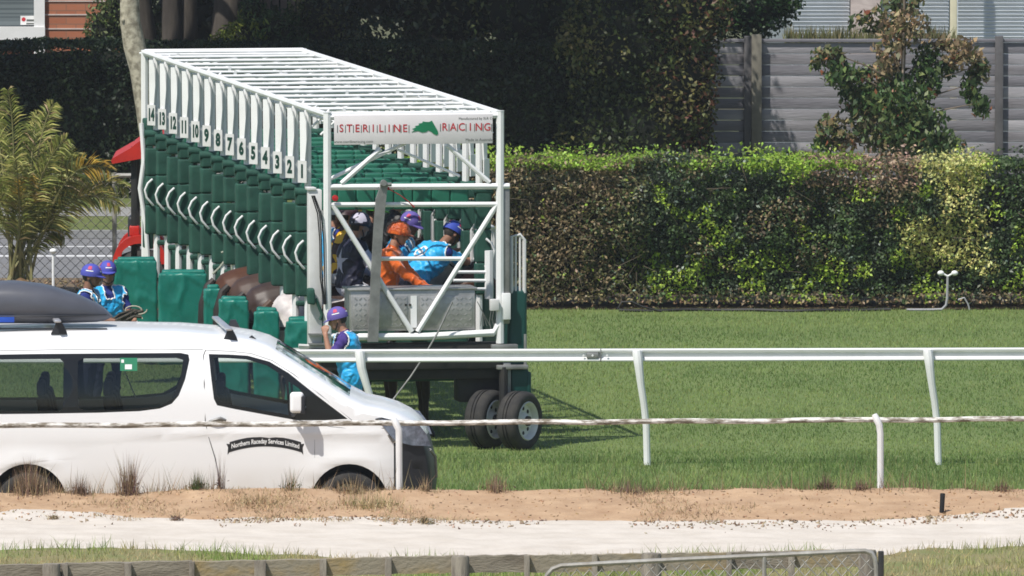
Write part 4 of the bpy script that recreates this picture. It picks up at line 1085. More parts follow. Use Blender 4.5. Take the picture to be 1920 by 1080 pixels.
# evergreen trees behind the hedge, in the middle
def dense_tree(name, label, ells, n, size, cols, seed, trunk, **kw):
    t = thing(name, label, 'tree', (0, 0, 0), group='trees and bushes beyond the road')
    f = MB(); limbs(f, (trunk[0], trunk[1], -0.2), (trunk[0], trunk[1], trunk[2]), trunk[3], trunk[3] * .5, gr); f.build('trunk', BARK, t)
    crown('crown', t, ells, n, size, cols, np.random.default_rng(seed), **kw); return t
def X_(px, Y): return wx(px, Y)
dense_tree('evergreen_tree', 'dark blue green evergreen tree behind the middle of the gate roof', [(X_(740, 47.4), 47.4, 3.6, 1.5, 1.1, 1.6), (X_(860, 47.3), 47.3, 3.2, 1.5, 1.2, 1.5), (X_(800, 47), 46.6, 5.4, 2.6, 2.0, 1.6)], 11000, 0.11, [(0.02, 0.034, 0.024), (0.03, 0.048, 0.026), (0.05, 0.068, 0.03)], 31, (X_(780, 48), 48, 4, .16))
dense_tree('evergreen_tree', 'dark olive tree hanging over the hedge right of the gate roof', [(X_(1010, 46.6), 46.6, 3.0, 1.4, 1.3, 1.5), (X_(1110, 46.4), 46.4, 2.9, 1.4, 1.4, 1.5), (X_(980, 46), 43.4, 6.0, 2.0, 1.5, 1.5), (X_(1060, 46), 45.8, 5.2, 2.2, 1.8, 1.3)], 12000, 0.10, [(0.03, 0.046, 0.016), (0.06, 0.08, 0.026), (0.10, 0.105, 0.036)], 32, (X_(1070, 47.5), 47.5, 4, .15))  # its forward upper lobe is unseen, placed to cast shade on the hedge
def rust(P, C):
    px_ = 960 + P[:, 0] * F / (P[:, 1] - CAM_Y); m_ = (np.random.default_rng(1).random(len(P)) < np.clip((px_ - 1200) / 420, 0, .28)); C = C.copy(); C[m_] = np.array([0.11, 0.048, 0.028]); return C
dense_tree('autumn_tree', 'dark bushy tree with rust red leaves at its right edge before the plank fence', [(X_(1220, 44.4), 44.4, 1.3, 0.95, .6, 1.2), (X_(1265, 44.3), 44.3, 1.9, 0.7, .6, 0.9), (X_(1190, 44.4), 44.4, 2.5, 1.2, .8, 1.1), (X_(1280, 44.2), 44.2, 3.0, 0.8, .7, .8), (X_(1150, 44.5), 44.5, 1.0, .9, .5, 1.0)], 14000, 0.085, [(0.036, 0.054, 0.016), (0.075, 0.092, 0.024), (0.13, 0.125, 0.04)], 33, (X_(1225, 44.8), 44.8, 2.6, .08), colf=rust)
dense_tree('green_bush', 'rounded mid green bush showing above the left end of the plank fence', [(X_(1400, 48), 48, 2.75, 0.75, .7, .55), (X_(1340, 48), 48, 3.0, 0.7, .7, .6), (X_(1450, 48.2), 48.2, 2.9, .45, .5, .5)], 4200, 0.09, [(0.02, 0.05, 0.014), (0.04, 0.085, 0.022)], 34, (X_(1400, 48.4), 48.4, 2.5, .08))
dense_tree('ivy_column', 'sunlit leafy column of climber above the gate roof', [(X_(600, 48.5), 48.5, 2.5, .5, .4, .9), (X_(640, 48.5), 48.5, 2.6, .45, .4, .9), (X_(620, 48.6), 48.6, 3.1, .55, .4, .8)], 5200, 0.075, [(0.05, 0.075, 0.022), (0.09, 0.115, 0.035), (0.16, 0.17, 0.07)], 35, (X_(620, 49), 49, 2.8, .07))
dense_tree('garden_shrub', 'low leafy shrub with a few yellow green leaves beside the big trunks', [(X_(460, 48), 48, 2.25, .45, .35, .35), (X_(520, 48), 48, 2.3, .5, .35, .42), (X_(425, 48.2), 48.2, 2.15, .3, .3, .25), (X_(475, 48.4), 48.4, 2.6, .25, .3, .3)], 2600, 0.11, [(0.03, 0.07, 0.02), (0.06, 0.11, 0.03), (0.2, 0.24, 0.04)], 36, (X_(480, 48.4), 48.4, 2, .05), ratio=0.3)
dense_tree('green_bush', 'small olive bush beside the red brick house wall', [(X_(195, 46.9), 46.9, 2.4, .30, .3, .55), (X_(218, 46.9), 46.9, 2.65, .2, .25, .6)], 1500, 0.07, [(0.05, 0.08, 0.02), (0.10, 0.13, 0.04)], 37, (X_(205, 47), 47, 2.3, .04))
x, y = scatter(900, X_(1470, 46.5), X_(1790, 46.5), 46.2, 46.9)
o = blades('shrub_tops', np.stack([x, y, np.full(len(x), zt_ - 0.05)], 1), 0.22, 0.03, jitter(mix([(0.14, 0.17, 0.06), (0.24, 0.2, 0.1)], np.stack([rng.random(len(x)), rng.random(len(x))])), len(x)), LEAF, lean=.3)
tag(o, 'row of feathery shrub tips showing over the plank fence', 'shrub')

# pale leaning trunk in front of the dark hedge
PALE = pm('pale_blotched_bark', (0.44, 0.41, 0.31), (0.20, 0.18, 0.13), 9, 0.9, bump=0.6, bscale=14, contrast=(0.42, 0.62))
yt = 43.0
pt = thing('leaning_tree', 'pale blotchy leaning trunk in front of the dark hedge', 'tree', (0, 0, 0))
f = MB(); pts = [at(310, 382, yt), at(285, 300, yt), at(270, 200, yt), at(262, 130, yt), at(252, 85, yt), at(244, 40, yt), at(243, -10, yt), at(248, -120, yt), at(240, -300, yt)]
pts[0].z = 0.05
f.path(pts, [0.15, 0.135, 0.125, 0.15, 0.165, 0.15, 0.14, 0.12, 0.08], 14)
f.ell(at(231, 38, yt - .12), (.03, .03, .035), nu=8, nv=6)
for end in ((-1.2, .4, 6.4), (1.0, .2, 6.6), (.2, -.3, 6.9)): f.path([pts[-1], pts[-1] + Vector((end[0] * .5, end[1], .4)), pts[-1] + Vector((end[0], end[1], 1.2))], [.07, .05, .02], 7)
f.build('trunk', PALE, pt, smooth=60)
crown('crown', pt, [(pts[-1].x, 43.6, 6.3, 1.5, 1.0, .8)], 1200, 0.22, [(0.03, 0.05, 0.02), (0.05, 0.08, 0.03)], np.random.default_rng(41), core=False)

# young tree with drooping half-dead leaves
YY = 43.6
yt_ = thing('young_tree', 'sparse young tree with drooping green and dead brown leaves before the plank fence', 'tree', (0, 0, 0))
blobs = [(1690, 10, 40, 26, 110, 1), (1640, 40, 50, 24, 130, 1), (1700, 55, 48, 40, 220, 2), (1665, 100, 30, 40, 110, 2), (1770, 82, 30, 16, 60, 2), (1555, 105, 34, 20, 120, 1), (1570, 140, 30, 28, 130, 0), (1600, 150, 36, 34, 170, 0), (1620, 190, 44, 36, 260, 0), (1665, 150, 40, 46, 260, 1), (1690, 190, 56, 50, 420, 0), (1740, 110, 28, 30, 110, 0), (1735, 150, 30, 40, 180, 0), (1640, 235, 52, 46, 380, 1), (1720, 240, 62, 50, 480, 0), (1700, 270, 80, 30, 330, 1), (1770, 270, 40, 24, 160, 0), (1560, 240, 30, 26, 130, 1), (1545, 270, 22, 18, 70, 0), (1580, 268, 26, 20, 80, 2), (1805, 100, 34, 30, 180, 2), (1835, 130, 22, 26, 90, 1), (1820, 165, 20, 32, 110, 0), (1838, 200, 20, 22, 80, 0), (1775, 130, 20, 16, 50, 0), (1530, 122, 14, 8, 24, 0)]
g = np.random.default_rng(51); Ps = []; Cs = []
f = MB(); base = Vector((wx(1700, YY), YY, 0.05)); topp = at(1692, -30, YY)
limbs(f, base, topp, 0.05, 0.015, gr, wob=0.04)
for (cx, cy, rx_, ry_, n, kind) in blobs:
    c = at(cx, cy, YY + g.uniform(-.35, .25)); s = F / (YY - CAM_Y); n = int(n * 1.65)
    d = unit(g.normal(size=(n, 3))) * (g.uniform(0.1, 1.15, n) ** 0.6)[:, None]
    Ps.append(np.array(c) + d * np.array([rx_ / s, min(rx_, ry_) / s * 1.2, ry_ / s]))
    pal = [np.array([(0.035, 0.065, 0.022), (0.055, 0.085, 0.03), (0.10, 0.12, 0.045)]), np.array([(0.05, 0.07, 0.028), (0.13, 0.11, 0.06), (0.2, 0.14, 0.08), (.06, .08, .03)]), np.array([(0.24, 0.16, 0.10), (0.30, 0.2, 0.14), (0.09, 0.09, 0.04), (0.16, 0.11, 0.07)])][kind]
    cc = pal[g.integers(0, len(pal), n)]; red = g.random(n) < 0.025; cc[red] = (0.24, 0.08, 0.045); Cs.append(cc)
    tz = min(0.85, max(0.12, (c.z + 0.1) / topp.z * 0.75)); p = base.lerp(topp, tz)
    f.path([p, p.lerp(c, .5) + Vector((0, 0, .08)), c + Vector((0, 0, .06))], [.018, .012, .005], 5)
f.build('trunk', TWIG, yt_, smooth=60)
P = np.concatenate(Ps); Cc = np.concatenate(Cs)
leaves('crown', P, 0.118, jitter(Cc * np.array([1.35, 1.5, 1.3]), len(P), 0.35, g), LEAF, yt_, 0.5, droop=1.6, g=g)
f = MB(); x = wx(1690, YY - .2); f.tube((x, 0, -0.0), (x + .02, 0, at(1690, 60, YY).z), 0.018); st_ = f.build('stake', pm('stake_timber', (0.42, 0.33, 0.25), None, 5, .8), yt_); st_.location = (0, YY - .2, 0)

# palm
YP = 25.2
palm = thing('palm', 'young feathery palm with partly yellowed fronds at the left edge', 'palm', (wx(38, YP), YP, 0))
PB = Vector((wx(38, YP), YP, 0))
TRUNKP = pm('palm_fibre', (0.22, 0.13, 0.06), (0.10, 0.065, 0.035), 9, 0.95, bump=.8, bscale=20)
f = MB(); f.lathe([(-0.05, 0.17), (0.1, 0.17), (0.2, 0.12), (0.26, 0.0)], (0, 0, 0), (0, 0, 1), 14); f.build('trunk', TRUNKP, palm)
fr = [(222, 385, 130, 310, -.1, 2), (150, 300, 80, 270, .3, 2), (100, 195, 60, 260, 0, 0), (-40, 150, 10, 230, .3, 0), (15, 170, 35, 260, -.3, 0), (70, 215, 50, 300, .5, 0), (205, 318, 110, 270, -.2, 1), (238, 352, 130, 300, .2, 2), (165, 340, 90, 330, .5, 1), (120, 440, 80, 400, .3, 2), (95, 400, 60, 380, .7, 2), (-110, 260, -30, 230, .1, 0), (-90, 420, -40, 330, .3, 0), (30, 300, 38, 360, -.7, 0), (-30, 205, 10, 280, .6, 0), (55, 330, 45, 380, -.5, 1), (140, 300, 70, 320, .1, 0), (-60, 330, -10, 300, -.6, 0), (125, 260, 70, 300, -.5, 0)]
g = np.random.default_rng(61)
for (tx, ty, cx, cy, dy, kind) in fr:
    b0 = PB + Vector((g.uniform(-.16, .16), g.uniform(-.12, .12), 0.22)); tip = at(tx, ty, YP + dy); ctl = at(cx, cy, YP + dy * .4)
    N = 64; t = np.linspace(0, 1, N)[:, None]
    cur = (1 - t) ** 2 * np.array(b0) + 2 * t * (1 - t) * np.array(ctl) + t ** 2 * np.array(tip)
    cur = cur - np.array(PB)
    mbp = MB(); mbp.path([Vector(p) for p in cur[::6]] + [Vector(cur[-1])], [0.022 - 0.018 * i / 11 for i in range(len(cur[::6]) + 1)], 5)
    fo = mbp.build('frond', pm('palm_rachis', (0.16, 0.17, 0.06), (0.24, 0.2, 0.09), 6, .6), palm)
    tg = unit(np.gradient(cur, axis=0)); side = unit(np.cross(tg, np.array([[0.15, 1.0, 0.1]]))); side2 = np.cross(side, tg)
    V = []; Cl = []
    for i in range(17, N):
        L = 0.34 * math.sin(math.pi * (0.12 + 0.80 * (i / N))) ** 0.8 * g.uniform(.8, 1.1)
        for s_ in (-1, 1):
            for dd in (.32, -.32):
                d = tg[i] * 0.75 + side[i] * s_ * 0.75 + side2[i] * dd + g.normal(0, .10, 3); d[2] -= 0.15 + .15 * (kind > 0); d /= np.linalg.norm(d)
                wv = np.cross(d, g.normal(0, 1, 3)); wv /= np.linalg.norm(wv); p = cur[i]; e = p + d * L; m_ = p + d * L * .5 + np.array([0, 0, .012]); e[2] -= 0.04
                V += [p, m_ + wv * .012, e, m_ - wv * .012]
                u_ = i / N; r_ = g.random()
                if kind == 0: c = (0.23, 0.26, 0.06) if r_ > .4 else (0.42, 0.40, 0.13)
                elif kind == 1: c = (0.46, 0.30, 0.05) if u_ > .62 and r_ > .25 else ((0.2, 0.19, 0.06) if r_ > .4 else (0.10, 0.13, 0.04))
                else: c = (0.36, 0.32, 0.09) if r_ > .45 else (0.19, 0.22, 0.06)
                if g.random() < 0.06: c = (0.36, 0.27, 0.14)
                Cl += [c] * 4
    V = np.array(V); lf = arrmesh('leaflets', V, np.arange(len(V)).reshape(-1, 4), LEAF, jitter(np.array(Cl), len(Cl), 0.2, g), fo)

# ------------------------------------------------------------------ houses beyond
BRICK = bpy.data.materials.new('red_brick'); BRICK.use_nodes = True; n = BRICK.node_tree; bs = n.nodes['Principled BSDF']; bs.inputs['Roughness'].default_value = .9
br_ = n.nodes.new('ShaderNodeTexBrick'); tc = n.nodes.new('ShaderNodeTexCoord'); mp = n.nodes.new('ShaderNodeMapping'); mp.inputs['Rotation'].default_value = (R(90), 0, 0)
n.links.new(tc.outputs['Object'], mp.inputs[0]); n.links.new(mp.outputs[0], br_.inputs[0]); n.links.new(br_.outputs[0], bs.inputs['Base Color'])
br_.inputs['Color1'].default_value = (0.42, 0.16, 0.085, 1); br_.inputs['Color2'].default_value = (0.34, 0.115, 0.06, 1); br_.inputs['Mortar'].default_value = (0.26, 0.13, 0.085, 1)
br_.inputs['Scale'].default_value = 1; br_.inputs['Brick Width'].default_value = 0.30; br_.inputs['Row Height'].default_value = 0.105; br_.inputs['Mortar Size'].default_value = 0.008
YB = 56.0
h1 = thing('brick_house', 'red brick house corner with a white framed window at the top left', 'house', (0, 0, 0))
x0, x1 = wx(-260, YB), wx(260, YB); xw0, xw1 = wx(-160, YB), wx(80, YB); zs = wz(74, YB)
f = MB()
f.box(((xw1 + x1) / 2, YB + .15, 2.0), (x1 - xw1, 0.3, 4.6)); f.box(((x0 + xw0) / 2, YB + .15, 2.0), (xw0 - x0, 0.3, 4.6)); f.box(((xw0 + xw1) / 2, YB + .15, (zs - 0.06) / 2 - .15), (xw1 - xw0 - .006, 0.29, zs + .2)); f.box(((xw0 + xw1) / 2, YB + .15, 4.05), (xw1 - xw0 - .006, .29, .5))
f.box((x1 - .15, YB + 3.2, 2.0), (.3, 5.7, 4.6)); f.box((x0 + .15, YB + 3.2, 2.0), (.3, 5.7, 4.6))
f.build('wall', BRICK, h1, smooth=0)
f = MB()
for py_ in (2, 27.5, 54): z = wz(py_, YB); f.box(((xw1 + x1) / 2, YB - .004, z), (x1 - xw1 - .01, .02, .018))
f.build('pale_mortar_band', pm('pale_mortar', (0.62, 0.55, 0.52), None, 5, .9), h1, smooth=0)
f = MB(); a = wx(66, YB)
f.box(((a + xw1) / 2 + .02, YB - .03, 2.9), (xw1 - a + .05, .10, 2.6)); f.box(((xw0 + xw1) / 2, YB - .04, wz(62, YB)), (xw1 - xw0 + .1, .14, wz(50, YB) - wz(74, YB))); f.box((xw0, YB - .03, 2.9), (.12, .1, 2.6))
wn = f.build('window_frame', WHITE, h1)
f = MB(); f.box(((xw0 + a) / 2, YB + .06, 2.9), (a - xw0, .02, 2.4)); f.build('window_pane', pm('slatted_blind_behind_glass', (0.16, 0.19, 0.20), (0.10, 0.12, 0.13), 1, .25, stretch=(.01, .01, 30), contrast=(.45, .55)), h1)
f = MB(); pa, pb = at(38, 30, YB - .03), at(66, 47, YB - .03); f.box(((pa.x + pb.x) / 2, YB + .035, (pa.z + pb.z) / 2), (pb.x - pa.x, .008, pa.z - pb.z)); nt_ = f.build('window_notice', WHITE, h1)
f = MB(); f.lathe([(0, .032), (0.002, .0)], (pa.x + .05, YB + .028, pa.z - .055), (0, -1, 0), 12); f.build('red_mark', RED_L, nt_)
f = MB(); f.box(((pa.x + pb.x) / 2 + .04, YB + .0285, (pa.z + pb.z) / 2 - .05), (.13, .003, .02)); f.box(((pa.x + pb.x) / 2 + .04, YB + .0285, (pa.z + pb.z) / 2), (.12, .003, .03)); f.build('print_lines', GREY_L, nt_)
f = MB(); f.prism([(x0 - .5, 4.25), (x1 + .5, 4.25), ((x0 + x1) / 2, 6.2)], 1, YB - .5, YB + 6.5); f.build('roof', pm('roof_tiles', (0.14, 0.10, 0.09), None, 3, .8), h1, smooth=0)
# brown paling fence beside it
YQ = 52.0
q = thing('paling_fence', 'brown vertical paling fence above the garden shrub', 'fence', (0, YQ, 0))
x = wx(440, YQ); 
while x < wx(575, YQ):
    f = MB(); hh = wz(-60, YQ) + random.uniform(-.05, .05); f.box((x, random.uniform(-.01, .01), hh / 2), (.10, .02, hh), .003); f.build('paling', pm('brown_paling', (0.20, 0.15, 0.12), (0.12, 0.09, 0.075), 4, .9, stretch=(1, 1, .3)), q); x += .125

YW = 57.0
h2 = thing('weatherboard_house', 'pale house wall with long louvred windows behind the plank fence', 'house', (0, 0, 0))
LOUV = pm('pale_louvres', (0.66, 0.71, 0.76), (0.50, 0.55, 0.60), 1.0, 0.5, stretch=(0.25, .01, 17), contrast=(0.42, .58))
xa, xb = wx(1440, YW), wx(2300, YW)
f = MB(); f.box(((xa + xb) / 2, YW + .3, 1.9), (xb - xa, .3, 4.4)); f.box((xa + .15, YW + 3.4, 1.9), (.3, 5.9, 4.4)); f.build('wall', pm('grey_blue_weatherboard', (0.30, 0.34, 0.36), (0.25, 0.29, 0.31), 3, .7), h2, smooth=0)
for p0, p1 in ((1484, 1592), (1652, 1778), (1794, 1920), (1926, 2060)):
    a, b = wx(p0, YW), wx(p1, YW); f = MB(); f.box(((a + b) / 2, YW + .13, 1.65), (b - a, .03, 2.2)); wdw = f.build('window', LOUV, h2)
    f = MB(); z = .56
    while z < 2.72: f.box(((a + b) / 2, YW + .105, z), (b - a - .02, .012, .045), 0, Matrix.Rotation(R(25), 3, 'X')); z += .058
    f.build('louvre', pm('white_louvre_blade', (0.70, 0.74, 0.78), None, 2, .5), wdw, smooth=0)
f = MB(); a, b = wx(1594, YW), wx(1650, YW); f.box(((a + b) / 2, YW + .05, 1.8), (b - a, .22, 4.2)); f.build('pier', pm('pinkish_stone', (0.58, 0.50, 0.47), (0.45, 0.38, 0.36), 6, .85, stretch=(1, 1, 3)), h2)
f = MB(); a, b = wx(1780, YW - .6), wx(1793, YW - .6); f.box(((a + b) / 2, YW - .6, 1.8), (b - a, .1, 4.0), .01); f.build('verandah_post', pm('cream_paint', (0.66, 0.62, 0.45), None, 3, .5), h2)
f = MB(); f.box(((xa + xb) / 2, YW + 3.1, 4.05), (xb - xa + .8, 6.6, .14)); f.build('roof', pm('iron_roof', (0.25, .26, .27), None, 3, .5), h2)
# distant planting that closes the view between the houses
dense_tree('tall_tree', 'dark tall tree mass far behind the gardens', [(X_(900, 60), 60, 4, 6.5, 2, 3.5), (X_(560, 62), 62, 4, 5.5, 2, 3.5), (X_(1330, 60), 60, 4, 3.5, 1.5, 3.5), (X_(-480, 63), 63, 4, 4.5, 2, 4)], 11500, 0.2, DKL, 38, (X_(800, 60), 60, 5, .3))
dense_tree('garden_shrub', 'shadowed garden shrubs beneath the big trunks', [(X_(360, 52), 52, 1.8, 1.5, .6, 1.6)], 2500, 0.12, DKL, 39, (X_(360, 52), 52, 2, .06))
# ------------------------------------------------------------------ white van
YN, YFAR = -13.95, -12.05        # near and far flanks
VW = YFAR - YN
VZ = 0.235
van = thing('van', 'white passenger van with a dark roof box parked behind the sand bank', 'van', (wx(350, YN), (YN + YFAR) / 2, VZ))
VO = van.location.copy()
def V2(px, py):
    p = at(px, py, YN); return Vector((p.x - VO.x, p.z - VO.z))
CARW = pm('white_car_paint', (0.86, 0.86, 0.865), (0.84, 0.84, 0.845), 1, 0.28, coat=0.4, contrast=(.3, .8))
n_ = CARW.node_tree; bs_ = n_.nodes['Principled BSDF']; src_ = bs_.inputs['Base Color'].links[0].from_socket     # road dust thrown up along the sills
tc_ = n_.nodes.new('ShaderNodeTexCoord'); sx_ = n_.nodes.new('ShaderNodeSeparateXYZ'); n_.links.new(tc_.outputs['Object'], sx_.inputs[0])
mr_ = n_.nodes.new('ShaderNodeMapRange'); mr_.inputs[1].default_value = 0.75; mr_.inputs[2].default_value = 0.28; n_.links.new(sx_.outputs[2], mr_.inputs[0])
nz_ = n_.nodes.new('ShaderNodeTexNoise'); nz_.inputs['Scale'].default_value = 3.5; nz_.inputs['Detail'].default_value = 7; n_.links.new(tc_.outputs['Object'], nz_.inputs['Vector'])
mt_ = n_.nodes.new('ShaderNodeMath'); mt_.operation = 'MULTIPLY'; n_.links.new(mr_.outputs[0], mt_.inputs[0]); n_.links.new(nz_.outputs['Fac'], mt_.inputs[1])
mx_ = n_.nodes.new('ShaderNodeMix'); mx_.data_type = 'RGBA'; n_.links.new(mt_.outputs[0], mx_.inputs[0]); n_.links.new(src_, mx_.inputs[6]); mx_.inputs[7].default_value = (0.50, 0.42, 0.33, 1); n_.links.new(mx_.outputs[2], bs_.inputs['Base Color'])
TINT = glassmat('tinted_glass', (0.60, 0.63, 0.61)); CLEARG = glassmat('side_glass', (0.78, 0.82, 0.80))
BLKP = pm('black_bumper_plastic', (0.022, 0.024, 0.030), (0.03, 0.032, 0.038), 4, 0.5)
out = [(-140, 960), (-150, 900), (-146, 760), (-132, 690), (-118, 650), (-95, 634), (-40, 629), (60, 626), (200, 624), (330, 626), (420, 633), (470, 641), (500, 650), (516, 659), (560, 686), (610, 718), (655, 747), (684, 762), (715, 768), (748, 777), (775, 788), (792, 801), (803, 822), (811, 850), (816, 880), (818, 915), (815, 945), (802, 962)]
sil = [V2(*p) for p in out]
def inset(poly, d):
    r = []
    k = len(poly)
    for i in range(k):
        a, b, c = poly[i - 1], poly[i], poly[(i + 1) % k]
        n1 = Vector((b.y - a.y, -(b.x - a.x))); n2 = Vector((c.y - b.y, -(c.x - b.x)))
        n = (n1.normalized() + n2.normalized()); n = n.normalized() if n.length > 1e-6 else n1.normalized()
        r.append(b + n * d)
    return r
RO = 0.075
ins = inset(sil, RO)      # side outline; the strip over the roof bulges back out to the silhouette
ZB = V2(0, 960).y
for i in (0, len(ins) - 1): ins[i].y = ZB
def arch(cx, cy, r, a0=0, a1=180, n=18):
    return [V2(cx + r * math.cos(R(a0 + (a1 - a0) * i / n)), cy - r * math.sin(R(a0 + (a1 - a0) * i / n))) for i in range(n + 1)]
side = list(ins)
af = arch(655, 943, 73); ar = arch(52, 943, 73)
low = lambda pts: [Vector((pts[0].x, ZB))] + pts + [Vector((pts[-1].x, ZB))]
side = ins[:] + low(af) + low(ar)
win_rear = [V2(*p) for p in [(-112, 672), (-60, 667), (60, 665), (200, 664), (338, 663), (353, 666), (355, 676), (347, 712), (335, 742), (322, 757), (300, 766), (262, 771), (180, 774), (60, 776), (-60, 777), (-112, 776)]]
win_front = [V2(*p) for p in [(391, 665), (430, 666), (464, 668), (505, 679), (541, 700), (593, 741), (652, 785.5), (610, 788), (557, 788), (500, 778), (440, 767), (407, 760), (401, 748), (396, 710)]]
def tumble(z, x):
    """how far the flank leans inward (m) at height z above the ground"""
    zb = V2(0, 790).y
    t = max(0, z - zb); lo = max(0, zb - z)
    return 0.16 * (t / 0.75) ** 1.6 * min(1, t) + 0.05 * (lo / 0.9) ** 2 + max(0, x - V2(700, 0).x) ** 2 * 0.55
def flank(sgn):
    bm_ = bmesh.new()
    loops = [side, win_rear, win_front]
    tri = tessellate_polygon([[Vector((p.x, p.y, 0)) for p in l] for l in loops]); allp = [p for l in loops for p in l]
    vs = [bm_.verts.new((p.x, 0, p.y)) for p in allp]
    for t in tri:
        try: bm_.faces.new([vs[i] for i in t])
        except ValueError: pass
    for z in np.arange(ZB + 0.08, 2.0, 0.09): bmesh.ops.bisect_plane(bm_, geom=bm_.verts[:] + bm_.edges[:] + bm_.faces[:], plane_co=(0, 0, z), plane_no=(0, 0, 1))
    for x in np.arange(-3, 3, 0.16): bmesh.ops.bisect_plane(bm_, geom=bm_.verts[:] + bm_.edges[:] + bm_.faces[:], plane_co=(x, 0, 0), plane_no=(1, 0, 0))
    for v in bm_.verts:
        yy = VW / 2 - tumble(v.co.z, v.co.x)
        # wheel-arch flare
        for cx, cy in ((655, 943), (52, 943)):
            c = V2(cx, cy); d = (Vector((v.co.x, v.co.z)) - c).length / (1 / 183.2); yy += 0.022 * math.exp(-((d - 84) / 14) ** 2)
        yy += 0.012 * math.exp(-((v.co.z - V2(0, 812).y) / 0.03) ** 2)
        v.co.y = -yy * sgn
    return bm_
ns = len(ins)
bumper_from = 22
# body shell: two flanks and the strip that runs over tail, roof, bonnet and nose
f = MB(); f.bm.free(); f.bm = bmesh.new()
for sgn in (1, -1):
    b = flank(sgn); me_ = bpy.data.meshes.new('t'); b.to_mesh(me_); b.free(); f.bm.from_mesh(me_); bpy.data.meshes.remove(me_)
gl = MB(); gl2 = MB()
ts = [0, 0.012, 0.03, 0.06, 0.10, 0.2, 0.35, 0.5, 0.65, 0.8, 0.9, 0.94, 0.97, 0.988, 1]
def stripv(i, t):
    p = ins[i]; q = sil[i]; e = min(t, 1 - t) / 0.10
    bl = math.sqrt(max(0, 1 - (1 - min(1, e)) ** 2)); crown_ = 0.02 * (1 - (2 * t - 1) ** 2)
    pos = p.lerp(q, bl)
    hw = VW / 2 - tumble(p.y, p.x)
    nose = max(0, (pos.x - V2(690, 0).x)) * 0.10 * (2 * t - 1) ** 2
    return Vector((pos.x - nose, -hw + 2 * hw * t, pos.y + (crown_ if 4 < i < 20 else 0)))
for i in range(ns - 1):
    for j in range(len(ts) - 1):
        q = [stripv(i, ts[j]), stripv(i + 1, ts[j]), stripv(i + 1, ts[j + 1]), stripv(i, ts[j + 1])]
        glass = (13 <= i < 16 and 0.11 < (ts[j] + ts[j + 1]) / 2 < 0.89) or (2 <= i < 4 and 0.09 < (ts[j] + ts[j + 1]) / 2 < 0.91)
        m = (gl if i > 8 else gl2) if glass else f
        m.mi = 1 if (i >= bumper_from and not glass) else 0
        m.face([m.bm.verts.new(p) for p in q])
f.bm.faces.ensure_lookup_table()
# lower front corner and bumper are black plastic
bx0 = V2(738, 0).x
for fc in f.bm.faces:
    c = fc.calc_center_median(); 
    bl_ = [V2(*p) for p in ((733, 962), (741, 890), (740, 850), (757, 838), (800, 846))]
    if c.x > bx0 - .02 and c.z < V2(0, 834).y: fc.material_index = 1
bmesh.ops.remove_doubles(f.bm, verts=f.bm.verts[:], dist=0.0008)
f.bm.normal_update()
body = f.build('body', [CARW, BLKP], van, smooth=40)
gl.build('windscreen', TINT, van, smooth=40); gl2.build('rear_window', TINT, van, smooth=40)
def on_side(px, py, off=0.004, sgn=1):
    p = V2(px, py); return Vector((p.x, -(VW / 2 - tumble(p.y, p.x) + off) * sgn, p.y))
# side windows
def pane(name, poly, m, sgn, off=-0.008):
    b = bmesh.new(); tri = tessellate_polygon([[Vector((p.x, p.y, 0)) for p in poly]]); vs = [b.verts.new((p.x, 0, p.y)) for p in poly]
    for t in tri: b.faces.new([vs[i] for i in t])
    for z in np.arange(0.9, 1.9, 0.08): bmesh.ops.bisect_plane(b, geom=b.verts[:] + b.edges[:] + b.faces[:], plane_co=(0, 0, z), plane_no=(0, 0, 1))
    for v in b.verts: v.co.y = -(VW / 2 - tumble(v.co.z, v.co.x) + off) * sgn
    mm = MB(); mm.bm.free(); mm.bm = b; return mm.build(name, m, van, smooth=60)
def band(name, outer, inner, m, sgn, off=-0.004):
    b = bmesh.new(); l = [outer, inner]; tri = tessellate_polygon([[Vector((p.x, p.y, 0)) for p in q] for q in l]); ap = outer + inner; vs = [b.verts.new((p.x, 0, p.y)) for p in ap]
    for t in tri:
        try: b.faces.new([vs[i] for i in t])
        except ValueError: pass
    for z in np.arange(0.9, 1.9, 0.08): bmesh.ops.bisect_plane(b, geom=b.verts[:] + b.edges[:] + b.faces[:], plane_co=(0, 0, z), plane_no=(0, 0, 1))
    for v in b.verts: v.co.y = -(VW / 2 - tumble(v.co.z, v.co.x) + off) * sgn
    mm = MB(); mm.bm.free(); mm.bm = b; return mm.build(name, m, van, smooth=60)
FRIT = pm('black_window_border', (0.012, 0.013, 0.014), None, 4, 0.2)
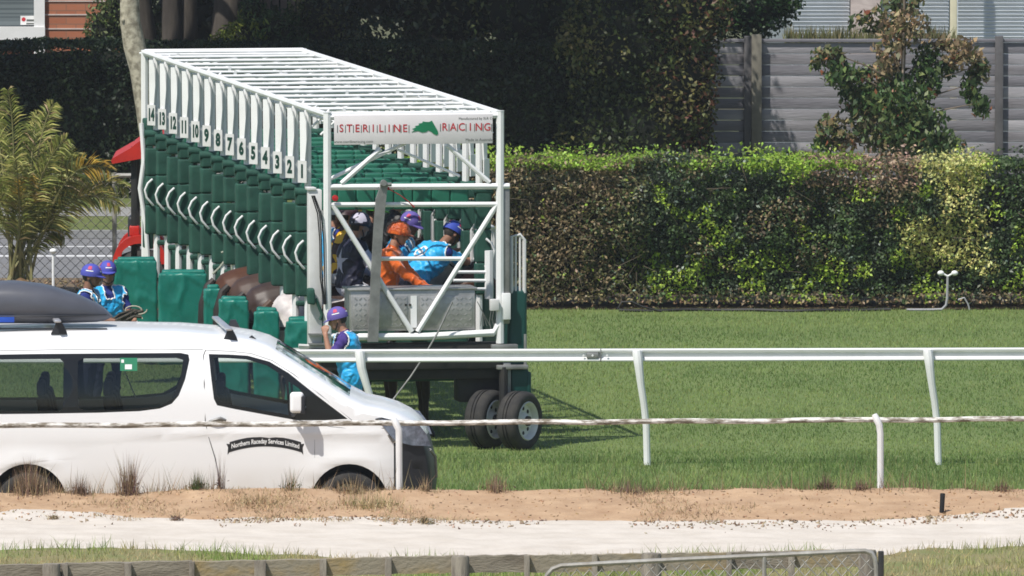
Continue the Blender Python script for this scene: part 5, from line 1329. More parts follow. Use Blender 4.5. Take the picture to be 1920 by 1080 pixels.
for sgn in (1, -1):
    w1 = pane('rear_side_window', win_rear, TINT, sgn); w2 = pane('front_side_window', win_front, CLEARG, sgn)
    ra = [V2(*p) for p in [(146, 678), (158, 673), (330, 672), (343, 676), (338, 712), (322, 748), (296, 763), (230, 769), (158, 770), (148, 764), (145, 720)]]
    rb = [V2(*p) for p in [(118, 764), (112, 771), (-90, 772), (-98, 764), (-98, 684), (-90, 676), (112, 674), (119, 680)]]
    b = bmesh.new(); l = [win_rear, ra, rb]; tri = tessellate_polygon([[Vector((p.x, p.y, 0)) for p in q] for q in l]); ap = win_rear + ra + rb
    vs = [b.verts.new((p.x, -(VW / 2 - tumble(p.y, p.x) - 0.003) * sgn, p.y)) for p in ap]
    for t in tri:
        try: b.faces.new([vs[i] for i in t])
        except ValueError: pass
    mm = MB(); mm.bm.free(); mm.bm = b; mm.build('window_border', FRIT, van, smooth=0)
    inner = [V2(*p) for p in [(399, 672), (430, 673), (462, 675), (500, 686), (530, 705), (535, 712), (538, 742), (541, 778), (500, 771), (440, 760), (413, 753), (407, 742), (403, 708)]]
    qtr = [V2(*p) for p in [(541, 716), (560, 728), (572, 745), (574, 766), (550, 772), (544, 760)]]
    b = bmesh.new(); l = [win_front, inner, qtr]; tri = tessellate_polygon([[Vector((p.x, p.y, 0)) for p in q] for q in l]); ap = win_front + inner + qtr
    vs = [b.verts.new((p.x, -(VW / 2 - tumble(p.y, p.x) - 0.003) * sgn, p.y)) for p in ap]
    for t in tri:
        try: b.faces.new([vs[i] for i in t])
        except ValueError: pass
    mm = MB(); mm.bm.free(); mm.bm = b; mm.build('window_border', FRIT, van, smooth=0)
# green sticker inside the rear side window
GST = pm('sticker_green', (0.02, 0.22, 0.11), None, 5, .5)
f = MB(); f.sheet([on_side(225, 672, .001), on_side(257, 672, .001), on_side(257, 696, .001), on_side(225, 696, .001)]); st_ = f.build('window_sticker', GST, van, smooth=0)
f = MB()
f.sheet([on_side(234, 684, .003), on_side(247, 684, .003), on_side(247, 693, .003), on_side(234, 693, .003)]); f.sheet([on_side(227, 675, .003), on_side(232, 675, .003), on_side(232, 681, .003), on_side(227, 681, .003)]); f.build('sticker_print', WHITE, st_, smooth=0)
# panel gaps, handle, mould lines
GAP = pm('panel_gap', (0.06, 0.06, 0.065), None, 5, .7)
f = MB()
def seam(pts, r=0.005):
    f.path([on_side(x, y, -0.0005) for x, y in pts], r, 5)
seam([(385, 658), (381, 668), (383, 720), (385, 790), (390, 815), (403, 858), (410, 890), (414, 930), (416, 958)])
seam([(590, 798), (590, 858)], .003); seam([(590, 858), (576, 880), (566, 905), (562, 930)], .003)
seam([(385, 658), (430, 660), (470, 664), (510, 677), (550, 702), (600, 740), (660, 788)], .003)
seam([(560, 788), (620, 800), (660, 804), (720, 803)], .003)
seam([(-60, 660), (120, 657), (300, 656), (380, 657)], 0.003)
seam([(372, 664), (371, 940)], .0025)
f.build('panel_gaps', GAP, van)
f = MB(); f.path([on_side(392, 790, .02), on_side(402, 787, .035), on_side(414, 784, .035), on_side(424, 788, .02)], [.012, .016, .018, .012], 8); f.ell(on_side(411, 788, 0), (.05, .012, .022), nu=10, nv=6); f.build('door_handle', STEEL, van)
# ribbon with the firm's name on the door
f = MB()
def rib(u, v):   # u -1..1 along the ribbon, v -1..1 across
    return on_side(497.5 + 67 * u, 830.5 - 11 * (1 - u * u) + 8 - 9.5 * v, 0.0025)
N = 24
for i in range(N):
    u0, u1 = -1 + 2 * i / N, -1 + 2 * (i + 1) / N
    f.sheet([rib(u0, -1), rib(u1, -1), rib(u1, 1), rib(u0, 1)])
for sg in (-1, 1):
    X = lambda px, py: on_side(497.5 + sg * px, py, 0.002)
    f.sheet([X(64, 833), X(73, 832), X(70, 839), X(71, 853), X(66, 846)])
ribn = f.build('name_ribbon', pm('ribbon_black', (0.02, 0.02, 0.022), None, 5, .5), van, smooth=0)
tv, tf = text_geo('Northern Raceday Services Limited', 0.108, 0.003)
xm = max(abs(p[0]) for p in tv)
def ft(p):
    u = p[0] / xm * 0.95; q = rib(u, p[1] / 0.052 * 0.62); q.y -= 0.003; return q
me_ = bpy.data.meshes.new('ribbon_lettering'); me_.from_pydata([ft(p) for p in tv], [], tf); me_.materials.append(WHITE); link('ribbon_lettering', me_, ribn)
# mirror
f = MB(); c = on_side(557, 752, 0.19); f.rbox(c, (0.14, 0.09, 0.215), 0.035, 4); mi_ = f.build('door_mirror', CARW, van)
f = MB(); f.path([on_side(548, 778, -.01), on_side(550, 777, .08), on_side(555, 770, .16)], [.022, .022, .02], 8); f.rbox(on_side(568, 756, .185), (0.05, .10, .19), .02, 2); f.build('mirror_foot', BLKP, mi_)
# head lamp, bonnet edge and nose details
LAMP = pm('headlamp_lens', (0.20, 0.23, 0.30), (0.10, 0.12, 0.16), 14, 0.15, coat=1.0, contrast=(.4, .6))
hl = [(710, 785), (740, 788), (784, 796), (799, 815), (808, 839), (772, 836), (742, 828), (725, 808)]
for sgn in (1, -1):
    f = MB(); A = [on_side(x, y, 0.028, sgn) for i, (x, y) in enumerate(hl)]; cc = sum(A, Vector()) / len(A); cc.y -= 0.018 * sgn
    vc = f.bm.verts.new(cc); vv = [f.bm.verts.new(p) for p in A]
    for i in range(len(vv)): f.face([vv[i], vv[(i + 1) % len(vv)], vc])
    f.build('headlight', LAMP, van)
f = MB(); f.path([on_side(738, 829, .008), on_side(735, 826, .01), on_side(728, 815, .01)], 0.012, 6); f.path([on_side(806, 845, .01), on_side(816, 860, -.05), on_side(818, 900, -.08)], .016, 6); f.build('bumper_trim', STEEL, van)
f = MB(); f.path([on_side(704, 786, .005), on_side(716, 784, .006), on_side(735, 789, .006)], .008, 6); f.build('wiper', BLKP, van)
# wheels and dark arches
for cx in (655, 52):
    for sgn in (1, -1):
        c = V2(cx, 935); cc = Vector((c.x, -sgn * (VW / 2 - 0.13), 0.335))
        d = Vector((0, -sgn, 0)); f = MB()
        f.lathe([(-.1, .2), (-.1, .30), (-.07, .335), (.07, .335), (.10, .30), (.10, .22), (.085, .205), (-.05, .19)], cc, d, 32); wl = f.build('wheel', RUBBER, van, smooth=50)
        f = MB(); f.lathe([(.09, .215), (.075, .19), (.03, .17), (.03, .07), (.07, .05), (.07, 0)], cc, d, 24); f.build('rim', STEEL, wl)
    f = MB(); c = V2(cx, 943)
    f.path([Vector((c.x + .395 * math.cos(R(a)), 0, c.y + .395 * math.sin(R(a)))) for a in range(0, 181, 12)], 0.001, 3)
    f.bm.free(); f.bm = bmesh.new()
    for sgn in (1, -1):
        f.grid(range(0, 181, 12), [VW / 2 - 0.03, VW / 2 - 0.45], lambda a, y: (c.x + .40 * math.cos(R(a)), -sgn * y, c.y + .40 * math.sin(R(a))))
    f.build('wheel_arch_liner', BLKP, van)
f = MB(); f.box((0.1, 0, ZB + 0.03), (4.9, VW - 0.3, 0.04)); f.box((0, 0, .52), (4.8, VW - 1.0, .62)); f.build('floor_pan', BLKP, van)
# seats inside
SEAT = pm('dark_seat_fabric', (0.03, 0.032, 0.036), (0.05, 0.052, 0.056), 12, .9)
for (px, ys_) in ((500, (-.45, .4)), (290, (-.55, 0, .55)), (165, (-.55, 0, .55)), (15, (-.55, 0, .55))):
    for yy in ys_:
        x = V2(px, 0).x - .25
        f = MB(); f.rbox((x + .05, yy, 0.80), (.46, .44, .16), .06, 3); f.rbox((x - .18, yy, 1.13), (.13, .43, .62), .06, 3, Matrix.Rotation(R(-12), 3, 'Y')); f.rbox((x - .25, yy, 1.50), (.09, .26, .17), .04, 3); f.build('seat', SEAT, van)
f = MB(); f.box((V2(600, 0).x, 0, 1.02), (0.35, VW - .35, .28), .05); f.build('dashboard', BLKP, van)
f = MB(); c = Vector((V2(560, 0).x, -.4, 1.13)); x_, y_, d_ = orth(Vector((-1, 0, .5))); f.path([c + (x_ * math.cos(2 * math.pi * i / 16) + y_ * math.sin(2 * math.pi * i / 16)) * .18 for i in range(17)], .016, 6); f.build('steering_wheel', BLKP, van)
f = MB(); f.path([(V2(208, 0).x, .7, V2(0, 672).y), (V2(222, 0).x, .72, V2(0, 715).y), (V2(245, 0).x, .66, V2(0, 770).y)], .03, 4, flat=.2); f.build('seat_belt', pm('pale_belt', (.6, .55, .45), None, 4, .8), van)
# roof box on bars
BOX = pm('grey_roof_box_plastic', (0.095, 0.10, 0.122), (0.08, 0.084, 0.10), 3, 0.36)
f = MB(); xs = np.linspace(0, 1, 26); cxs = []
pf0, pf1 = -165, 207
for i, t in enumerate(xs):
    px = pf0 + (pf1 - pf0) * t
    up = np.interp(px, [-165, -120, -60, 20, 80, 140, 180, 200, 207], [588, 552, 537, 534, 541, 560, 578, 592, 602]); dn = np.interp(px, [-165, -120, 0, 100, 180, 200, 207], [600, 612, 614, 614, 612, 608, 603])
    a, b = V2(px, up), V2(px, dn); hw = 0.40 * (1 - max(0, (t - .55) / .45) ** 2.2 * .75); ring = []
    for j in range(16):
        an = 2 * math.pi * j / 16; cz, sz = math.cos(an), math.sin(an)
        yy = hw * math.copysign(abs(cz) ** .6, cz); tt = 0.5 + 0.5 * math.copysign(abs(sz) ** (.8 if sz > 0 else .5), sz)
        ring.append(f.bm.verts.new(Vector((a.x, -0.25 + yy, b.y + (a.y - b.y) * tt))))
    cxs.append(ring)
for A, B in zip(cxs, cxs[1:]):
    for j in range(16): f.face([A[j], A[(j + 1) % 16], B[(j + 1) % 16], B[j]])
f.face(cxs[0][::-1]); f.face(cxs[-1]); rb_ = f.build('roof_box', BOX, van, smooth=60)
f = MB(); zc_ = V2(0, 600).y
f.path([Vector((V2(px, 0).x, -0.25 - .405 * (1 - max(0, ((px - pf0) / (pf1 - pf0) - .55) / .45) ** 2.2 * .75), V2(0, 597).y)) for px in range(-150, 205, 15)], 0.008, 6); f.build('lid_seam', BLKP, rb_)
f = MB(); p = V2(0, 603); f.box((V2(5, 0).x, -0.655, V2(0, 602).y), (0.20, .01, .07), .003); f.build('blue_badge', pm('badge_blue', (.02, .09, .5), None, 4, .5), rb_)
for (pxf, ybar) in ((108, 0), (430, 0), (-100, 0)):
    zf = stripv(7, .1).z if pxf < 300 else stripv(11, .1).z
    f = MB(); x = V2(pxf, 0).x
    ztop = V2(0, 622).y + .015 if pxf < 300 else V2(0, 625).y
    for t in (0.07, 0.93):
        f = MB()
        yy = -VW / 2 + .1 + (VW - .2) * t
        f.prism([(x - .085, zf - .02), (x + .085, zf - .02), (x + .06, zf + .035), (x + .025, zf + .10), (x - .03, zf + .10), (x - .055, zf + .035)], 1, yy - .05, yy + .05); f.build('roof_rack_foot', BLKP, van)
    f = MB(); f.box((x - .10, 0, zf + .115), (.07, VW - .16, .03), .01, Matrix.Rotation(R(6), 3, 'Z')); f.build('roof_bar', pm('brushed_aluminium', (.62, .63, .66), (.5, .5, .53), 4, .35, .6), van)
f = MB(); f.prism([(V2(462, 0).x, V2(0, 640).y), (V2(482, 0).x, V2(0, 645).y), (V2(470, 0).x, V2(0, 634).y)], 1, -.55, -.5); f.build('aerial_fin', BLKP, van)
f = MB(); f.box((V2(60, 0).x, -.6, V2(0, 621).y), (1.5, .04, .012)); f.build('roof_rail_strip', BLKP, van)

# ------------------------------------------------------------------ red tractor at the far end of the gate
YTq = 16.3
TRED = pm('tractor_red', (0.55, 0.028, 0.018), (0.42, 0.02, 0.014), 4, 0.35)
tr = thing('tractor', 'red tractor with sloping canopy half hidden behind the far end of the gate', 'tractor', (wx(262, YTq), YTq, 0))
TO = tr.location.copy()
def T2(px, py): p = at(px, py, YTq); return (p.x - TO.x, p.z)
f = MB()
prof = [T2(209, 300), T2(212, 295), T2(245, 276), T2(262, 263), T2(300, 255), T2(400, 258), T2(402, 275), T2(262, 296), T2(212, 305)]
f.prism(prof, 1, -0.25, 1.35); f.build('canopy', TRED, tr, smooth=25)
for yy in (-.1, 1.2):
    for px in (251, 345): f = MB(); f.box((T2(px, 0)[0], yy, (T2(0, 302)[1] + 1.0) / 2 + .1), (.075, .075, T2(0, 290)[1] - .9), .008); f.build('roll_post', DARK, tr)
for yy in (-0.3, 1.1):
    c = Vector((T2(262, 0)[0] - .0, yy + .15, 0.62)); f = MB()
    prof = []
    for a in range(-10, 201, 15): prof.append((c.x + .62 * math.cos(R(a)) * .85 - .02, T2(0, 520)[1] + .18 + .50 * math.sin(R(a))))
    cz = T2(0, 485)[1]
    oa = [(T2(262, 0)[0] + .34 * math.cos(R(a)), cz - .05 + .36 * math.sin(R(a))) for a in range(0, 181, 15)]; ia = [(T2(262, 0)[0] + .27 * math.cos(R(a)), cz - .05 + .26 * math.sin(R(a))) for a in range(180, -1, -15)]
    f.prism(oa + ia, 1, yy, yy + .34); f.build('mudguard', TRED, tr)
    f = MB(); f.lathe([(-.17, .25), (-.17, .5), (-.12, .56), (.12, .56), (.17, .5), (.17, .25)], (c.x, yy + .17, .56), (0, 1, 0), 28); wl = f.build('wheel', RUBBER, tr)
    f = MB(); f.lathe([(-.1, 0), (-.1, .25), (.1, .25), (.1, 0)], (c.x, yy + .17, .56), (0, 1, 0), 20); f.build('rim', TRED, wl)
    f = MB(); f.lathe([(-.1, .1), (-.1, .3), (-.06, .36), (.06, .36), (.1, .3), (.1, .1), (-.1, .1)], (c.x + 1.75, yy + .17, .36), (0, 1, 0), 24); f.build('wheel', RUBBER, tr)
f = MB(); f.rbox((T2(262, 0)[0] + 1.4, .6, 1.05), (1.2, .6, .55), .08, 4); f.rbox((T2(262, 0)[0] + .4, .6, .85), (1.0, .5, .4), .05, 3); f.build('bonnet', TRED, tr)
f = MB(); f.rbox((T2(252, 0)[0] + .1, .6, T2(0, 432)[1] - .18), (.4, .45, .1), .04, 3); f.rbox((T2(252, 0)[0] - .05, .6, T2(0, 432)[1]), (.1, .45, .3), .04, 3); f.build('seat', BLKP, tr)
f = MB(); f.rbox((T2(252, 0)[0], -.05, T2(0, 432)[1]), (.13, .2, .13), .02, 2); f.build('lamp_housing', TRED, tr)
# ------------------------------------------------------------------ people
SKIN = pm('skin', (0.40, 0.21, 0.14), (0.33, 0.16, 0.105), 14, 0.55)
SKIND = pm('tanned_skin', (0.26, 0.125, 0.08), (0.21, 0.10, 0.06), 14, 0.55)
HAIR = pm('dark_hair', (0.02, 0.015, 0.012), (0.035, 0.026, 0.02), 30, .7)
BOOT = pm('black_boot_leather', (0.012, 0.012, 0.013), None, 6, .35)
NAVYT = pm('navy_trousers', (0.012, 0.014, 0.035), None, 6, .85, bump=.2)
PURP = pm('purple_polo', (0.06, 0.035, 0.22), (0.05, 0.03, 0.19), 6, .8, bump=.2)
DBLUE = pm('dark_blue_polo', (0.015, 0.03, 0.2), None, 6, .8, bump=.2)
VEST = pm('light_blue_vest', (0.022, 0.43, 0.80), (0.016, 0.35, 0.72), 5, .42, bump=.5, bscale=9, sheen=.2)
CAPB = pm('blue_cap_cover', (0.075, 0.085, 0.42), (0.06, 0.07, 0.36), 6, .7)
CAPP = pm('violet_cap_cover', (0.13, 0.10, 0.36), (0.11, 0.085, 0.32), 6, .7)
CAPD = pm('royal_blue_cap_cover', (0.035, 0.07, 0.42), None, 6, .7)
ORANGE = pm('orange_satin', (0.74, 0.145, 0.015), (0.60, 0.10, 0.010), 4, .28, bump=.6, bscale=10, sheen=.3)
ORANGEC = pm('orange_satin_cap', (0.66, 0.13, 0.015), (0.40, 0.05, 0.006), 16, 0.25, bump=1.0, bscale=34, sheen=.2)
NAVY = pm('navy_silk', (0.012, 0.013, 0.032), (0.017, 0.018, 0.04), 5, .5, bump=.4, bscale=9)
LILAC = pm('pale_lilac_silk', (0.52, 0.50, 0.62), None, 6, .5)
WHITEC = pm('white_breeches', (0.62, 0.62, 0.66), (0.5, 0.5, 0.55), 6, .7)
GREENS = pm('bright_green_silk', (0.08, 0.35, 0.03), None, 6, .45)
BLACKS = pm('black_silk', (0.012, 0.011, 0.012), None, 6, .5)
PINK = pm('pink_logo', (0.55, 0.05, 0.12), None, 6, .6)
def checker(name, a, b, sc):
    m = bpy.data.materials.new(name); m.use_nodes = True; n = m.node_tree; bs = n.nodes['Principled BSDF']; bs.inputs['Roughness'].default_value = .45
    tc = n.nodes.new('ShaderNodeTexCoord'); v = n.nodes.new('ShaderNodeTexVoronoi'); v.inputs['Scale'].default_value = sc; cr = n.nodes.new('ShaderNodeValToRGB'); cr.color_ramp.interpolation = 'CONSTANT'
    e = cr.color_ramp.elements; e[0].color = (*a, 1); e[1].color = (*b, 1); e[1].position = .5
    sx = n.nodes.new('ShaderNodeSeparateColor'); n.links.new(tc.outputs['Object'], v.inputs['Vector']); n.links.new(v.outputs['Color'], sx.inputs[0]); n.links.new(sx.outputs[0], cr.inputs[0]); n.links.new(cr.outputs[0], bs.inputs['Base Color']); MATS[name] = m; return m
YELB = checker('yellow_and_brown_patched_silk', (0.72, 0.40, 0.012), (0.035, 0.012, 0.02), 9)

def seg_dist(P, a, b):
    a = np.array(a); b = np.array(b); d = b - a; L = (d @ d) or 1e-9
    t = np.clip(((P - a) @ d) / L, 0, 1); return np.linalg.norm(P - (a + t[:, None] * d), axis=1)

def person(label, loc, heading, pose, wear, name='person', scale=1.0, voxel=0.011, bulk=1.06):
    """pose: lean, twist, arms {L,R: (elbow, wrist)} relative to the shoulder, legs {L,R: (knee, ankle)} relative to hip; x forward, y left, z up"""
    root = thing(name, label, 'person', loc, heading); root.scale = (scale,) * 3
    pel = Vector((0, 0, pose.get('hip', 0.95)))
    lean = Matrix.Rotation(R(pose.get('lean', 0)), 3, 'Y'); tw = Matrix.Rotation(R(pose.get('twist', 0)), 3, 'Z')
    U = lambda x, y, z: pel + lean @ (tw @ Vector((x, y, z)))
    segs = []
    def S(a, b, ra, rb, lab):
        k = bulk if lab in ('shirt', 'sleeve') or (lab in ('arm', 'forearm') and 'forearm' in wear) else 1
        segs.append((Vector(a), Vector(b), ra * k, rb * k, lab))
    # trunk
    S(pel + Vector((0, .085, -.01)), pel + Vector((0, -.085, -.01)), .115, .115, 'trousers')
    for z in np.arange(.03, .43, .04):
        rr = float(np.interp(z, [0, .10, .22, .34, .43], [.112, .104, .112, .116, .098])); hw = float(np.interp(z, [0, .10, .25, .38, .43], [.075, .062, .072, .098, .11]))
        S(U(-.008, hw, z), U(-.008, -hw, z), rr, rr, 'shirt')
    sh = {'L': U(0, .175, .435), 'R': U(0, -.175, .435)}
    S(sh['L'], sh['R'], .068, .068, 'shirt'); S(U(-.01, 0, .46), U(-.005, 0, .50), .07, .058, 'shirt')
    hd = Matrix.Rotation(R(pose.get('yaw', 0)), 3, 'Z') @ Matrix.Rotation(R(pose.get('pitch', 0)), 3, 'Y')
    neck0 = U(-.01, 0, .47); hc = U(.0, 0, .50) + (lean @ Vector((0, 0, .06))) * .6 + Vector((pose.get('headfwd', .03), 0, .115)) + hd @ Vector((0, 0, .02))
    H = lambda x, y, z: hc + hd @ Vector((x, y, z))
    S(neck0, hc + hd @ Vector((-.02, 0, -.06)), .058, .056, 'skin')
    # head
    head = MB()
    for sd in ('L', 'R'):
        sg = 1 if sd == 'L' else -1
        el, wr = pose['arms'][sd]; el = sh[sd] + Vector(el); wr = sh[sd] + Vector(wr)
        S(sh[sd], sh[sd].lerp(el, .62), .058, .052, 'sleeve'); S(sh[sd].lerp(el, .62), el, .050, .044, 'arm')
        S(el, wr, .043, .030, 'forearm')
        d = (wr - el).normalized(); nrm = Vector(pose.get('palm' + sd, (0, 0, -1))); nrm = (nrm - d * nrm.dot(d)).normalized(); sdv = d.cross(nrm) * sg
        curl = pose.get('curl', .5)
        pc = wr + d * .085
        for o_ in (-.026, 0, .026): S(wr + sdv * o_ * .7, pc + sdv * o_, .017, .014, 'hand')
        for i, (o_, L) in enumerate(((-.033, .062), (-.011, .076), (.011, .07), (.032, .055))):
            b0 = pc + sdv * o_; b1 = b0 + (d * (1 - curl * .5) + nrm * curl * .7).normalized() * L * .55; b2 = b1 + (d * (1 - curl * 1.3) + nrm * curl * 1.2).normalized() * L * .5
            S(b0, b1, .0115, .010, 'hand'); S(b1, b2, .010, .0085, 'hand')
        t0 = wr + d * .03 - sdv * .03; t1 = t0 - sdv * .028 + d * .03; S(t0, t1, .014, .0115, 'hand'); S(t1, t1 + d * .03 + nrm * .012, .0115, .009, 'hand')
        hp = pel + Vector((0, .09 * sg, -.03)); kn, an = pose['legs'][sd]; kn = hp + Vector(kn); an = hp + Vector(an)
        S(hp, kn, .098, .062, 'trousers'); S(kn, kn.lerp(an, .35), .06, .057, 'shin'); S(kn.lerp(an, .35), an, .057, .04, 'shin')
        S(an + Vector((-.04, 0, -.045)), an + Vector((.16, .015 * sg, -.055)), .042, .034, 'boots'); S(an, an + Vector((0, 0, -.03)), .045, .045, 'boots')
    mb = MB()
    for a, b, ra, rb, lab in segs: mb.capsule(a, b, ra, rb, 12 if ra > .02 else 8)
    mb.ell(H(0, 0, .03), (.098, .077, .108), hd); mb.ell(H(.028, 0, -.045), (.068, .058, .075), hd); mb.ell(H(.07, 0, -.085), (.026, .032, .024), hd)
    mb.capsule(H(.095, 0, .012), H(.112, 0, -.025), .013, .018, 8); mb.ell(H(.085, 0, .035), (.02, .055, .014), hd, 10, 6)
    mb.ell(H(.088, 0, -.056), (.014, .026, .008), hd, 10, 6); mb.ell(H(.086, 0, -.070), (.014, .023, .008), hd, 10, 6)
    for sg in (1, -1): mb.ell(H(-.008, .078 * sg, -.01), (.024, .014, .034), hd, 10, 6); mb.ell(H(.062, .04 * sg, -.03), (.02, .022, .02), hd, 8, 6)
    me = remesh_obj(mb, voxel, 6); me.name = 'person'
    P = np.empty(len(me.polygons) * 3); me.polygons.foreach_get('center', P); P = P.reshape(-1, 3)
    best = np.full(len(P), 9.0); lab = np.zeros(len(P), int); labs = ['skin', 'shirt', 'sleeve', 'arm', 'forearm', 'hand', 'trousers', 'shin', 'boots']
    for a, b, ra, rb, l in segs:
        d = seg_dist(P, a, b) - (ra + rb) / 2; m_ = d < best; best[m_] = d[m_]; lab[m_] = labs.index(l)
    dh = np.linalg.norm((P - np.array(hc)), axis=1); lab[(dh < .15) & (best > -.02) & (dh - .085 < best + .03)] = 0
    lab[dh < .105] = 0
    mats = [wear.get(l, None) for l in labs]
    sk = wear.get('skin', SKIN); dflt = {'skin': sk, 'hand': sk, 'forearm': sk, 'arm': sk, 'sleeve': wear['shirt'], 'shin': wear['trousers'], 'boots': BOOT}
    mats = [m if m is not None else dflt[l] for m, l in zip(mats, labs)]
    for m in mats: me.materials.append(m)
    me.polygons.foreach_set('material_index', lab.astype(np.int32)); me.polygons.foreach_set('use_smooth', [True] * len(P)); me.update()
    cloth = {0: 0, 1: 1, 2: 1, 3: int('arm' in wear and wear['arm'] is not sk), 4: int('forearm' in wear), 5: 0, 6: 1, 7: int('shin' not in wear), 8: 0}
    vlab = np.zeros(len(me.vertices), bool); lt_ = np.array([cloth[i] for i in range(9)], bool)[lab]
    li = np.empty(len(me.loops), np.int32); me.loops.foreach_get('vertex_index', li); lt_n = np.empty(len(me.polygons), np.int32); me.polygons.foreach_get('loop_total', lt_n); vlab[li[np.repeat(lt_, lt_n)]] = True
    from mathutils import noise as mn
    foff = Vector((len(label) * 1.7, heading * 3, 0))
    co = np.empty(len(me.vertices) * 3); me.vertices.foreach_get('co', co); co = co.reshape(-1, 3); no = np.empty(len(me.vertices) * 3); me.vertices.foreach_get('normal', no); no = no.reshape(-1, 3)
    for i in np.nonzero(vlab)[0]:
        q = Vector(co[i]) * 11 + foff; q.z *= .75
        rdg = max(0, 1 - 2.6 * abs(mn.noise(q))) ** 2; co[i] += no[i] * (.013 * rdg + .010 * mn.noise(q * .55) + .004 * mn.noise(q * 2.3))
    me.vertices.foreach_set('co', co.ravel()); me.update()
    body = link('body', me, root)
    # eyes
    f = MB()
    for sg in (1, -1): f.ell(H(.083, .033 * sg, .008), (.010, .013, .008), hd, 8, 6)
    f.build('eyes', BOOT, root)
    if wear.get('glasses'):
        f = MB()
        for sg in (1, -1): f.rbox(H(.098, .034 * sg, .008), (.012, .055, .036), .006, 2, hd); f.path([H(.098, .06 * sg, .014), H(.04, .082 * sg, .016), H(-.01, .082 * sg, .012)], .004, 5)
        f.path([H(.104, .02, .014), H(.104, -.02, .014)], .004, 5); f.build('sunglasses', BOOT, root)
    f = MB(); f.ell(H(-.018, 0, .028), (.094, .083, .105), hd, 16, 10, v0=-.55, v1=.6, u0=.30, u1=.70); f.build('hair', HAIR, root)
    # head gear: a skull-cap helmet with peak
    hm = wear.get('helmet')
    if hm:
        f = MB(); up = hd @ Vector((-.005, 0, .038)); hh = hc + up
        f.ell(hh, (.128, .106, .118), hd, 22, 9, v0=-.14, v1=1.0); f.ell(hh, (.118, .096, .11), hd, 22, 3, v0=-.14, v1=.0)
        for ia in range(13):
            pass
        A = []
        for t in np.linspace(-1, 1, 13):
            an = t * 1.05; r0 = Vector((.124 * math.cos(an), .103 * math.sin(an), -.008)); ext = wear.get('peak', .055) * math.cos(t * math.pi / 2) ** .7
            r1 = r0 + Vector((ext, 0, -.022 * (ext / .055)))
            A.append((hh + hd @ r0, hh + hd @ r1))
        for (p0, p1), (q0, q1) in zip(A, A[1:]):
            for off in (0, -.008):
                o_ = hd @ Vector((0, 0, off)); f.face([f.bm.verts.new(p0 + o_), f.bm.verts.new(p1 + o_), f.bm.verts.new(q1 + o_), f.bm.verts.new(q0 + o_)])
        bmesh.ops.remove_doubles(f.bm, verts=f.bm.verts[:], dist=.0005)
        if wear.get('silk_folds'):
            from mathutils import noise as mn
            for v in f.bm.verts: v.co += (v.co - hh).normalized() * (max(0, 1 - 2.5 * abs(mn.noise(v.co * 13 + foff))) ** 2 * .022 + mn.noise(v.co * 9) * .012)
            f.ell(hh + hd @ Vector((0, 0, .122)), (.02, .02, .014), hd, 8, 6)
        ho = f.build('helmet', hm, root, smooth=60)
        if wear.get('logo'):
            f = MB()
            for side in (.25, .75, .5, 0.0):
                f.ell(hh, (.128, .106, .118), hd, 5, 4, v0=.30, v1=.56, u0=side - .035, u1=side + .035, grow=.002)
            lo = f.build('logo', PINK, ho, smooth=60)
            f = MB()
            for side in (.25, .75, .5, 0.0): f.ell(hh, (.128, .106, .118), hd, 6, 1, v0=.18, v1=.24, u0=side - .06, u1=side + .06, grow=.002)
            f.build('logo_print', WHITE, ho, smooth=60)
        f = MB(); f.path([H(-.01, .08, -.02), H(.03, .066, -.085), H(.06, 0, -.118), H(.03, -.066, -.085), H(-.01, -.08, -.02)], .007, 5); f.build('chin_strap', BOOT, root)
        if wear.get('band'):
            f = MB(); f.ell(hh, (.129, .107, .118), hd, 22, 2, v0=-.12, v1=.03, grow=.003); f.build('cap_band', wear['band'], ho, smooth=60)
    # vest or bib: the trunk surface lifted off the body
    vs_ = wear.get('vest')
    if vs_:
        bm_ = bmesh.new(); bm_.from_mesh(me)
        lz = wear.get('vest_low', -.06); inv = (lean @ tw).transposed()
        kill = []
        for fc in bm_.faces:
            c = fc.calc_center_median(); q = inv @ (c - pel)
            ok = (fc.material_index == 1 and abs(q.y) < .215 * max(1, bulk * .96) - max(0, q.z - .40) * .3 and q.z < .51 or (fc.material_index in (6, 4, 5) and q.z < .14)) and q.z > lz and abs(q.y) < .24 and not (q.x > .03 and q.z > .38 and abs(q.y) < .05)
            if not ok: kill.append(fc)
        bmesh.ops.delete(bm_, geom=kill, context='FACES')
        for _ in range(5): bmesh.ops.smooth_vert(bm_, verts=[v for v in bm_.verts if v.is_boundary], factor=.5, use_axis_x=True, use_axis_y=True, use_axis_z=True)
        bm_.normal_update()
        from mathutils import noise as mn
        for v in bm_.verts: v.co += v.normal * (.017 + .010 * mn.noise(v.co * 9) + .014 * max(0, 1 - 2.8 * abs(mn.noise(Vector((v.co.x * 9, v.co.y * 9, v.co.z * 13)) + foff))) ** 2)
        edge = [e for e in bm_.edges if e.is_boundary]
        m2 = bpy.data.meshes.new('vest'); bm_.to_mesh(m2)
        # white piping along the rims
        f = MB(); seen = 0
        for e in edge:
            a, b = e.verts[0].co, e.verts[1].co
            if (a - b).length > 1e-5: f.path([a, b], .0085, 4, False)
        bm_.free(); m2.materials.clear(); m2.materials.append(vs_); m2.polygons.foreach_set('material_index', [0] * len(m2.polygons)); m2.polygons.foreach_set('use_smooth', [True] * len(m2.polygons))
        vo = link('vest', m2, root); f.build('white_piping', WHITE, vo)
    return dict(root=root, body=body, U=U, H=H, me=me, pel=pel, R=(lean @ tw), mesh_for_decal=(m2 if vs_ else me))

